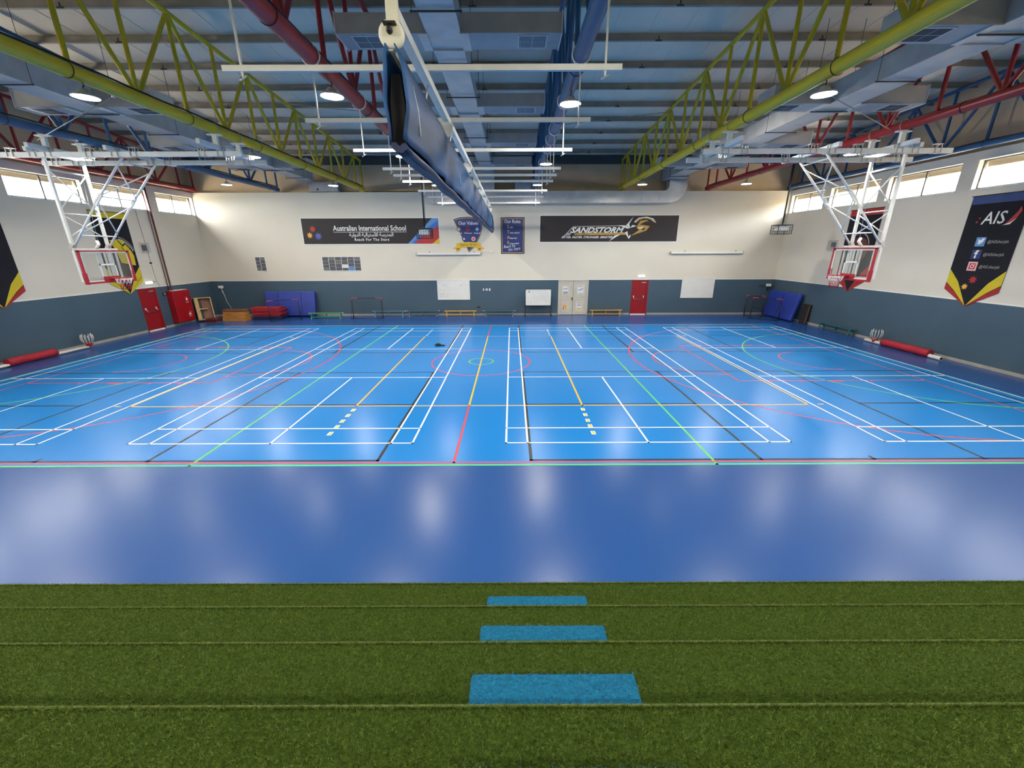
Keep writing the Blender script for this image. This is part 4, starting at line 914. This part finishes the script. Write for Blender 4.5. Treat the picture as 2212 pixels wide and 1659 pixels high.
# crash mat leaning on the back wall
lean = Vector((0, .30, 1.45)).normalized()
cm = slab('crash_mat', 'large blue crash mat leaning on the back wall behind red mats', 'crash mat', (-12.5, 25.36, .80), (1, 0, 0), lean, Vector((1, 0, 0)).cross(lean), 3.05, 1.5, .24, 'matblue', .05)
for x in (-13.2, -11.8): MB().obox(Vector((x, 25.36, .8)) - Vector((1, 0, 0)).cross(lean) * 0 + Vector((0, -.125, .03)), (1, 0, 0), lean, Vector((1, 0, 0)).cross(lean), .03, 1.35, .012).build('cover_seam', 'matnavy', cm)
lean = Vector((.34, 0, 1.45)).normalized(); nrm = Vector((0, 1, 0)).cross(lean)
cm = slab('crash_mat', 'blue crash mat leaning on the right wall behind the goals', 'crash mat', (16.98, 24.05, .79), (0, 1, 0), lean, nrm, 2.7, 1.52, .2, 'matblue', .05)
MB().obox(Vector((16.98, 24.05, .79)) - Vector((.105, 0, -.02)), (0, 1, 0), lean, nrm, .03, 1.35, .012).build('cover_seam', 'matnavy', cm)
lean = Vector((.1, 0, 1)).normalized()
t = thing('folded_board', 'black folded board with wooden edge behind the right crash mat', 'board', (17.15, 22.35, 0))
MB().obox((17.22, 22.3, .52), (0, 1, 0), lean, Vector((0, 1, 0)).cross(lean), .55, 1.04, .06).build('panel', 'blackcloth', t); MB().obox((17.17, 22.04, .52), (0, 1, 0), lean, Vector((0, 1, 0)).cross(lean), .03, 1.0, .05).build('edge_strip', 'leather', t)
# red mat stack
off = [(0, 0, 0), (.03, .01, .5), (-.06, .03, -1), (.05, 0, 1), (-.08, .05, 0), (.02, .02, 2), (-.10, .04, 1)]
labs = ['bottom navy mat under the stack of red gym mats', 'navy gym mat second from the bottom of the red stack', 'lowest red mat of the gym mat stack', 'second red mat from the bottom of the stack', 'third red mat from the bottom of the stack', 'fourth red mat, just below the top of the stack', 'topmost red mat of the stack in front of the crash mat']
for k in range(7):
    z = .05 + k * .1; a = R(3 + off[k][2])
    u = (math.cos(a), math.sin(a), 0); v = (-math.sin(a), math.cos(a), 0)
    o = thing('gym_mat', labs[k], 'gym mat', (-13.45 + off[k][0], 24.58 + off[k][1], z - .05), 'stacked gym mats')
    MB().obox((-13.45 + off[k][0], 24.58 + off[k][1], z), u, v, (0, 0, 1), 1.65, .82, .094).build('cover', 'matred' if k > 1 else 'matnavy', o, .015)
    MB().obox((-13.45 + off[k][0], 24.58 + off[k][1], z), u, v, (0, 0, 1), 1.655, .825, .012).build('side_seam', 'maroon' if k > 1 else 'black', o)
# vaulting box
t = thing('vaulting_box', 'wooden vaulting box with brown padded top near the left corner', 'vaulting box', (-15.1, 23.95, 0))
b = MB(); c0, c1 = .66, .62
def trapz(b, z0, z1, hx0, hx1, hy0, hy1, cx, cy):
    v = [(cx + sx * hx, cy + sy * hy, z) for z, hx, hy in ((z0, hx0, hy0), (z1, hx1, hy1)) for sy in (-1, 1) for sx in (-1, 1)]
    b.add(v, [(0, 2, 3, 1), (4, 5, 7, 6), (0, 1, 5, 4), (2, 6, 7, 3), (0, 4, 6, 2), (1, 3, 7, 5)])
for k in range(3):
    b = MB(); trapz(b, .0 + k * .18, .175 + k * .18, .68 - k * .02, .665 - k * .02, .30 - k * .035, .27 - k * .035, -15.1, 24.0); b.build('box_tier', 'wood', t)
b = MB(); trapz(b, .54, .66, .66, .63, .22, .2, -15.1, 24.0); b.build('padded_top', 'leather', t, .03)
t = thing('vaulting_box_section', 'open wooden vaulting box frame leaning on the left wall', 'vaulting box', (-16.75, 23.9, 0))
ux = Vector((.75, .66, 0)).normalized(); lean = Vector((-.66 * .3, .75 * .3, 1)).normalized(); nn_ = ux.cross(lean).normalized()
c = Vector((-16.86, 23.95, .68))
for s in (-1, 1): MB().obox(c + ux * s * .38, ux, lean, nn_, .05, 1.3, .26).build('side_board', 'woodlight', t)
for s in (-1, 1): MB().obox(c + lean * s * .63, ux, lean, nn_, .71, .05, .26).build('end_board', 'woodlight', t)
MB().obox(c - nn_ * .12, ux, lean, nn_, .71, 1.22, .02).build('inner_panel', 'leather', t); MB().obox(c - nn_ * .1 - ux * .17, ux, lean, nn_, .2, 1.1, .03).build('inner_shade', 'black', t); MB().obox(c + ux * -.1, ux, lean, nn_, .5, .06, .2).build('cross_rail', 'woodlight', t)  # dark panel and black piece put the frame's inner shade into colour
MB().obox(c + nn_ * .14 + ux * -.31, ux, lean, nn_, .18, 1.3, .02).build('front_strip', 'woodlight', t)
t = thing('padded_lid', 'maroon padded vaulting lid lying on the floor beside the wooden box', 'pad', (-16.05, 23.5, 0))
MB().obox((-16.17, 23.55, .11), (1, .06, 0), (-.06, 1, 0), (0, 0, 1), .62, .55, .20).build('cushion', 'maroon', t, .05); MB().obox((-16.17, 23.55, .012), (1, .06, 0), (-.06, 1, 0), (0, 0, 1), .58, .5, .022).build('base_board', 'wood', t)
# fire hose cabinet
t = thing('fire_hose_cabinet', 'red fire hose cabinet with white symbols on the left wall', 'cabinet', (-17.2, 22.9, .17))
MB().box(-17.348, -17.0, 22.12, 23.32, .18, 1.88).build('body', 'cabinet', t, .03)
MB().box(-17.0, -16.985, 22.18, 23.26, .24, 1.82).build('door', 'cabinet', t, .006)
F = Frame((-16.985, 22.72, 0), (0, 1, 0), parent=t)
for v in (1.38, .62):
    F.rect('symbol_tile', .12, .36, v - .15, v + .15, 'matred', .001); F.polys('symbol', [[(.2, v - .08), (.28, v - .08), (.31, v), (.24, v + .11), (.19, v)] if v > 1 else [(.16, v - .1), (.2, v + .02), (.26, v - .04), (.32, v + .1), (.3, v - .1)]], 'art_white', .0045); F.rect('symbol_caption', .14, .34, v - .19, v - .165, 'art_white', .001)
MB().tube([(-17.2, 22.45, 1.87), (-17.26, 22.45, 1.95), (-17.27, 22.42, 6.95)], .035, 8).tube([(-17.29, 22.3, 1.87), (-17.3, 22.27, 6.95)], .018, 6).build('supply_pipe', 'maroon', t)
MB().box(-17.33, -17.02, 22.3, 23.2, 1.88, 1.9).build('top_ledge', 'paper', t)

# ------------------------------------------------------------------ pop-up goals
def goal(p, q, depth, h, label, pink=True, netm=True):
    p, q = Vector((*p, 0)), Vector((*q, 0)); d = (q - p).normalized(); nrm = Vector((-d.y, d.x, 0)); 
    if nrm.y > 0 and depth > 0: pass
    t = thing('pop_up_goal', label, 'goal', tuple((p + q) / 2), 'black pop-up goals')
    w_ = (q - p).length; rr = .017
    A, B = p + Vector((0, 0, .03)), q + Vector((0, 0, .03)); A2, B2 = p + Vector((0, 0, h)), q + Vector((0, 0, h)); Ab, Bb = A + nrm * depth, B + nrm * depth
    for a, c_ in ((A, A2), (B, B2)):
        MB().tube([a, a + (c_ - a) * .88], rr + .004, 8).build('post', 'black', t)
        MB().tube([a + (c_ - a) * .88, c_], rr + .006, 8).build('corner_sleeve', 'goalpink', t)
    MB().tube([A2 + d * w_ * .2, B2 - d * w_ * .2], rr, 8).build('crossbar', 'black', t)
    MB().tube([A2, A2 + d * w_ * .2], rr + .005, 8).tube([B2 - d * w_ * .2, B2], rr + .005, 8).build('crossbar_sleeve', 'goalpink', t)
    MB().tube([A, Ab, Bb, B], rr, 8).build('base_frame', 'black', t)
    for a, c_ in ((A2, Ab), (B2, Bb)): MB().tube([a, c_], .009, 6).build('guy_strap', 'black', t)
    for a in (A, B): MB().tube([a, a + nrm * .12], rr + .006, 8).build('foot_sleeve', 'goalpink', t)
    nb = MB(); n, k = 14, 9
    def seg(a, c_):
        a, c_ = Vector(a), Vector(c_); nb.tube([a, c_], .0035, 3, cap=False)
    for i in range(n + 1):
        q_ = i / n; seg(A2.lerp(B2, q_), Ab.lerp(Bb, q_))
    for j in range(k + 1): seg(A2.lerp(Ab, j / k), B2.lerp(Bb, j / k))
    nb.build('net', 'netblack', t)
    return t
goal((-8.55, 24.90), (-6.73, 24.86), -.42, 1.18, 'black pop-up goal with net standing before the pale blue bench')
goal((-13.0, 23.75), (-11.72, 24.72), -.5, 1.15, 'black and red pop-up goal in front of the red mat stack')
goal((15.6, 25.35), (16.5, 24.97), -.33, 1.2, 'black pop-up goal deeper in the right corner')
goal((15.5, 24.45), (16.55, 23.4), -.42, 1.18, 'black pop-up goal in front of the right crash mat')

# ------------------------------------------------------------------ netball posts lying by the side walls
def post(x, ya, yb, pa, pb, yh, label, two):
    t = thing('netball_post', label, 'netball post', (x, (ya + yb) / 2, 0), 'netball posts lying on the floor')
    for dx in ((-.055, .055) if two else (0,)):
        MB().tube([(x + dx, ya, .075), (x + dx, yb, .075)], .042 if two else .07, 12).build('pole', 'white', t)
    MB().lathe((x, min(ya, yb) - .002, .075), [(0, .0), (.05, .0)], 14, (0, -1, 0)).build('hollow_end', 'black', t)
    pts = [(x + .008 * math.sin(y * 9), y, .15 + .004 * math.sin(y * 7)) for y in np.linspace(pa, pb, 14)]
    MB().tube(pts, .145, 14).build('foam_padding', 'padred', t)
    MB().torus((x, yh, .22), (.25, .35, .9), .17, .012, 20, 6).build('ring', 'hoopred', t)
    MB().obox((x, yh, .13), (1, 0, 0), (0, 1, 0), (0, 0, 1), .2, .1, .12).build('ring_bracket', 'hoopred', t, .02)
    nb = MB()
    for k in range(12):
        a = 2 * PI * k / 12; nb.tube([(x + .15 * math.cos(a), yh + .15 * math.sin(a), .22 + .03 * math.sin(k)), (x + .2 * math.cos(a), yh + .22 * math.sin(a), .42), (x + .17 * math.cos(a), yh + .2 * math.sin(a), .58 + .03 * math.cos(k * 2))], .011, 5)
    nb.build('net', 'net', t); return t
post(16.9, 14.4, 17.75, 14.85, 16.88, 17.28, 'netball post with red padding lying along the right wall', False)
post(-16.88, 12.6, 16.85, 13.98, 15.6, 16.95, 'netball post with red padding lying along the left wall', True)

# ------------------------------------------------------------------ caged projectors, cameras, small items
def caged(x, y, z, ztop, w_, d_, h_, label):
    t = thing('caged_projector', label, 'projector', (x, y, z), 'caged projectors on ceiling poles')
    MB().tube([(x, y, z + h_), (x, y, ztop)], .028, 10).build('pole', 'black', t); MB().tube([(x + .05, y, z + h_ + .1), (x + .04, y, ztop)], .012, 6).build('cable', 'cable', t)
    b = MB(); a, c = w_ / 2, d_ / 2
    cs = [(x - a, y - c), (x + a, y - c), (x + a, y + c), (x - a, y + c)]
    for i in range(4):
        p, q = cs[i], cs[(i + 1) % 4]
        b.bar((*p, z), (*p, z + h_), .025, .025).bar((*p, z), (*q, z), .022, .022).bar((*p, z + h_), (*q, z + h_), .022, .022)
        for k in range(1, 6):
            u = k / 6; b.bar((p[0] + (q[0] - p[0]) * u, p[1] + (q[1] - p[1]) * u, z), (p[0] + (q[0] - p[0]) * u, p[1] + (q[1] - p[1]) * u, z + h_), .008, .008)
        for k in range(1, 3): b.bar((*p, z + h_ * k / 3), (*q, z + h_ * k / 3), .008, .008)
    b.build('cage', 'black', t); MB().box(x - a, x + a, y - c, y + c, z + h_ - .02, z + h_).build('cage_top', 'black', t)
    MB().box(x - a * .72, x + a * .72, y - c * .7, y + c * .7, z + h_ * .35, z + h_ * .85).build('projector_body', 'grille', t, .03)
    MB().lathe((x, y + c * .7, z + h_ * .6), [(0, .04), (.06, .04), (.07, 0)], 16, (0, 1, 0)).build('projector_lens', 'black', t)
caged(-2.75, 19.4, 4.42, z_roof(19.4) - .01, .62, .55, .42, 'black caged projector hanging in front of the school sign')
caged(14.6, 21.6, 4.62, z_chord(21.6) + .055, .68, .6, .42, 'black caged projector hanging near the right corner')
t = thing('pipe_rail', 'thin black pipe along the top edge of the back wall', 'pipe', (-5, YB, 7.13)); MB().tube([(-8.7, YB - .04, 7.13), (-2.6, YB - .04, 7.13)], .022, 6).build('pipe', 'cable', t); MB().box(-7.02, -6.98, YB - .06, YB, 7.09, 7.17).build('pipe_clip', 'steel', t)
for x, s, lab in ((-16.75, -1, 'small white wall speaker with hanging cable in the left back corner'), (16.95, 1, 'small white wall speaker on black bracket in the right back corner')):
    t = thing('wall_speaker', lab, 'speaker', (x, YB, 1.75)); MB().box(x - .13, x + .13, YB - .2, YB - .06, 1.72, 1.88).build('casing', 'white', t, .02); MB().bar((x, YB - .1, 1.72), (x + .03 * s, YB - .01, 1.45), .05, .05).build('bracket', 'white' if s < 0 else 'black', t)
    if s < 0: MB().tube([(x, YB - .02, 1.45), (x + .1, YB - .02, .9), (x + .35, YB - .03, .35), (x + .4, YB - .05, .02)], .012, 6).build('cable', 'rope', t)
    else: MB().tube([(x, YB - .06, 1.78), (x - .55, YB - .06, 1.78)], .014, 6).build('arm', 'black', t)
t = thing('security_camera', 'small black dome camera beside the left red door', 'camera', (-XW, 21.95, 1.75)); MB().obox((-XW + .03, 21.95, 1.75), (0, 1, 0), (0, 0, 1), (1, 0, 0), .1, .1, .06).build('mount', 'black', t); MB().lathe((-XW + .06, 21.95, 1.75), [(.045, 0), (.04, .03), (0, .05)], 14, (1, 0, 0)).build('dome', 'steel', t)
t = thing('wire_cage', 'grey wire guard on the left wall right of the yellow banner', 'wire guard', (-XW, 21.55, 4.0))
b = MB()
for k in range(6): b.bar((-XW + .1, 21.3 + k * .09, 3.85), (-XW + .1, 21.3 + k * .09, 4.3), .012, .012).bar((-XW + .1, 21.3, 3.85 + k * .09), (-XW + .1, 21.75, 3.85 + k * .09), .012, .012)
for y_, z_ in ((21.3, 3.85), (21.75, 3.85), (21.3, 4.3), (21.75, 4.3)): b.bar((-XW, y_, z_), (-XW + .1, y_, z_), .014, .014)
b.build('guard', 'screen', t); MB().box(-XW, -XW + .08, 21.4, 21.62, 3.95, 4.2).build('device', 'eave', t)
t = thing('wire_cage', 'grey wire guard on the right wall behind the right hoop', 'wire guard', (XW, 21.6, 4.0))
b = MB()
for k in range(6): b.bar((XW - .1, 21.3 + k * .1, 3.85), (XW - .1, 21.3 + k * .1, 4.3), .012, .012).bar((XW - .1, 21.3, 3.85 + k * .09), (XW - .1, 21.8, 3.85 + k * .09), .012, .012)
for y_, z_ in ((21.3, 3.85), (21.8, 3.85), (21.3, 4.3), (21.8, 4.3)): b.bar((XW, y_, z_), (XW - .1, y_, z_), .014, .014)
b.build('guard', 'screen', t); MB().box(XW - .08, XW, 21.4, 21.6, 4.0, 4.22).build('device', 'eave', t)
t = thing('wall_conduit', 'thin grey cable conduit running down the left wall beside the door', 'conduit', (-XW, 21.8, 2.0))
MB().tube([(-XW + .012, 21.62, 5.8), (-XW + .012, 21.72, 2.55), (-XW + .012, 21.95, 1.8)], .009, 5).tube([(-XW + .012, 21.7, 2.42), (-XW + .012, 21.2, 2.4)], .009, 5).build('pipe', 'purlin', t); MB().box(-XW, -XW + .04, 21.62, 21.72, 3.3, 3.38).build('junction', 'black', t)
t = thing('black_cap', 'crumpled black cap lying on the blue court', 'cap', (-2.0, 17.15, 0))
MB().lathe((-2.05, 17.15, .0), [(.13, .005), (.135, .03), (.11, .075), (.06, .10), (0, .105)], 16).build('crown', 'blackcloth', t); MB().prism([(-.02, -.1), (.1, -.12), (.2, -.06), (.21, .04), (.1, .11), (-.02, .1)], (-1.95, 17.15, .012), (1, 0, 0), (0, 1, 0), 0, .015).build('peak', 'blackcloth', t)

# bracing rods under the roof
for i, (a, c) in enumerate((((-7.3, 10.1, 7.05), (-12.2, 13.0, 6.9)), ((2.3, 13.4, 7.3), (7.3, 17.9, 8.9)), ((-2.4, 12.1, 7.3), (-7.3, 16.9, 8.9)), ((7.5, 10.1, 7.2), (12.3, 13.6, 7.2)))):
    t = thing('bracing_wire', ['thin bracing wire from left yellow truss to blue truss', 'thin bracing wire from blue truss to right yellow truss', 'thin bracing wire from red truss to left yellow truss', 'thin bracing wire from right yellow truss to red truss'][i], 'wire', a, 'roof bracing wires')
    MB().tube([a, c], .010, 5).build('wire', 'purlin', t); MB().lathe(a, [(0, -.03), (.03, -.02), (.03, .02), (0, .03)], 8).build('turnbuckle', 'steel', t)

# ------------------------------------------------------------------ turf bleacher tiers and blue steps
TH, TD, TY = .426, .703, 3.583
tl = ['lowest green turf tier next to the blue floor', 'second green turf tier from the floor', 'third green turf tier from the floor', 'fourth green turf tier from the floor', 'fifth green turf tier, under the camera', 'sixth green turf tier at camera feet']
def blades(name, mt, x0, x1, y0, y1, z, dens, parent, hmin=.012, hmax=.026, wd=.0035, lip=None):
    n = int((x1 - x0) * (y1 - y0) * dens)
    x = RNG.uniform(x0, x1, n); y = RNG.uniform(y0, y1, n)
    if lip:
        k = int((x1 - x0) * lip); nl_ = n; x = np.concatenate([x, RNG.uniform(x0, x1, k)]); y = np.concatenate([y, np.full(k, y1) - RNG.uniform(.001, .012, k)]); n += k
    a = RNG.uniform(0, 2 * PI, n); hgt = RNG.uniform(hmin, hmax, n)
    if lip: hgt[nl_:] *= 1.25
    lx = RNG.normal(0, .010, n); ly = RNG.normal(0, .010, n)
    v = np.empty((n * 3, 3)); dx, dy = np.cos(a) * wd / 2, np.sin(a) * wd / 2
    v[0::3] = np.c_[x - dx, y - dy, np.full(n, z)]; v[1::3] = np.c_[x + dx, y + dy, np.full(n, z)]; v[2::3] = np.c_[x + lx, np.clip(y + ly, y0, y1 + .0125), z + hgt]
    me = bpy.data.meshes.new(name); me.vertices.add(n * 3); me.vertices.foreach_set('co', v.ravel())
    me.loops.add(n * 3); me.loops.foreach_set('vertex_index', np.arange(n * 3)); me.polygons.add(n)
    me.polygons.foreach_set('loop_start', np.arange(0, n * 3, 3)); me.update(); me.validate()
    me.materials.append(M[mt]); return link(name, me, parent, kind='stuff')
for k in range(6):
    y1, z1 = TY - k * TD, TH * (k + 1)
    t = thing('turf_tier', tl[k], 'bleacher tier', (0, y1, 0), 'green turf bleacher tiers')
    MB().box(-XW + .02, XW - .02, y1 - TD + .001 if k < 5 else YF + .02, y1 - .015, 0, z1).build('turf_block', 'turf', t, .012)
    if k < 5:
        MB().tube([(-XW + .05, y1 - .016, z1 + .004), (XW - .05, y1 - .016, z1 + .004)], .008, 6).build('lit_edge', 'turfedge', t)  # pale strip painting the light caught along each tier lip
        c_ = .949 * y1 + .315 * (CAM.z - z1); half = c_ * 1.28 + .5
        blades('grass_blades', 'blades', CAM.x - half, CAM.x + half, y1 - TD + .004, y1 - .015, z1, 14500 if k < 3 else 19000, t, lip=700)
sl = ['blue carpeted step lowest of the aisle, nearest the blue floor', 'second blue carpeted step up the turf aisle', 'third blue carpeted step up the turf aisle', 'blue carpeted step at the bottom edge of the picture']
SX = [(.885, 1.875), (.88, 1.875), (.885, 1.875), (.90, 1.855)]
for k in range(4):
    z0 = TH * (k + 1); y0 = TY - (k + 1) * TD; zt = z0 + .215; d_ = .312
    t = thing('blue_step', sl[k], 'step', (1.15, y0 + .16, z0), 'blue carpeted aisle steps')
    MB().box(SX[k][0], SX[k][1], y0 + .002, y0 + d_, z0 + .002, zt).build('step_block', 'turfblue', t, .02)
    blades('carpet_pile', 'bladesblue', SX[k][0] + .005, SX[k][1] - .005, y0 + .005, y0 + d_ - .005, zt, 22000, t, .004, .009, .0035)

# ------------------------------------------------------------------ outside the windows
struct(MB().box(-80, 80, -60, 90, -1.3, -.3).build('floor_outside_ground', 'sand'))
t = thing('neighbouring_building', 'cream building seen through the right-hand windows', 'building', (27, 18, -.3))
MB().box(26, 34, -6, 34, -.3, 7.4).build('facade_wall', 'facade', t); MB().box(25.8, 34.2, -6.2, 34.2, 7.4, 7.75).build('parapet', 'trim', t)
for y in (9, 15.5, 22, 28.5): MB().box(25.93, 26.02, y, y + 1.6, 4.4, 6.0).build('window', 'screen', t)
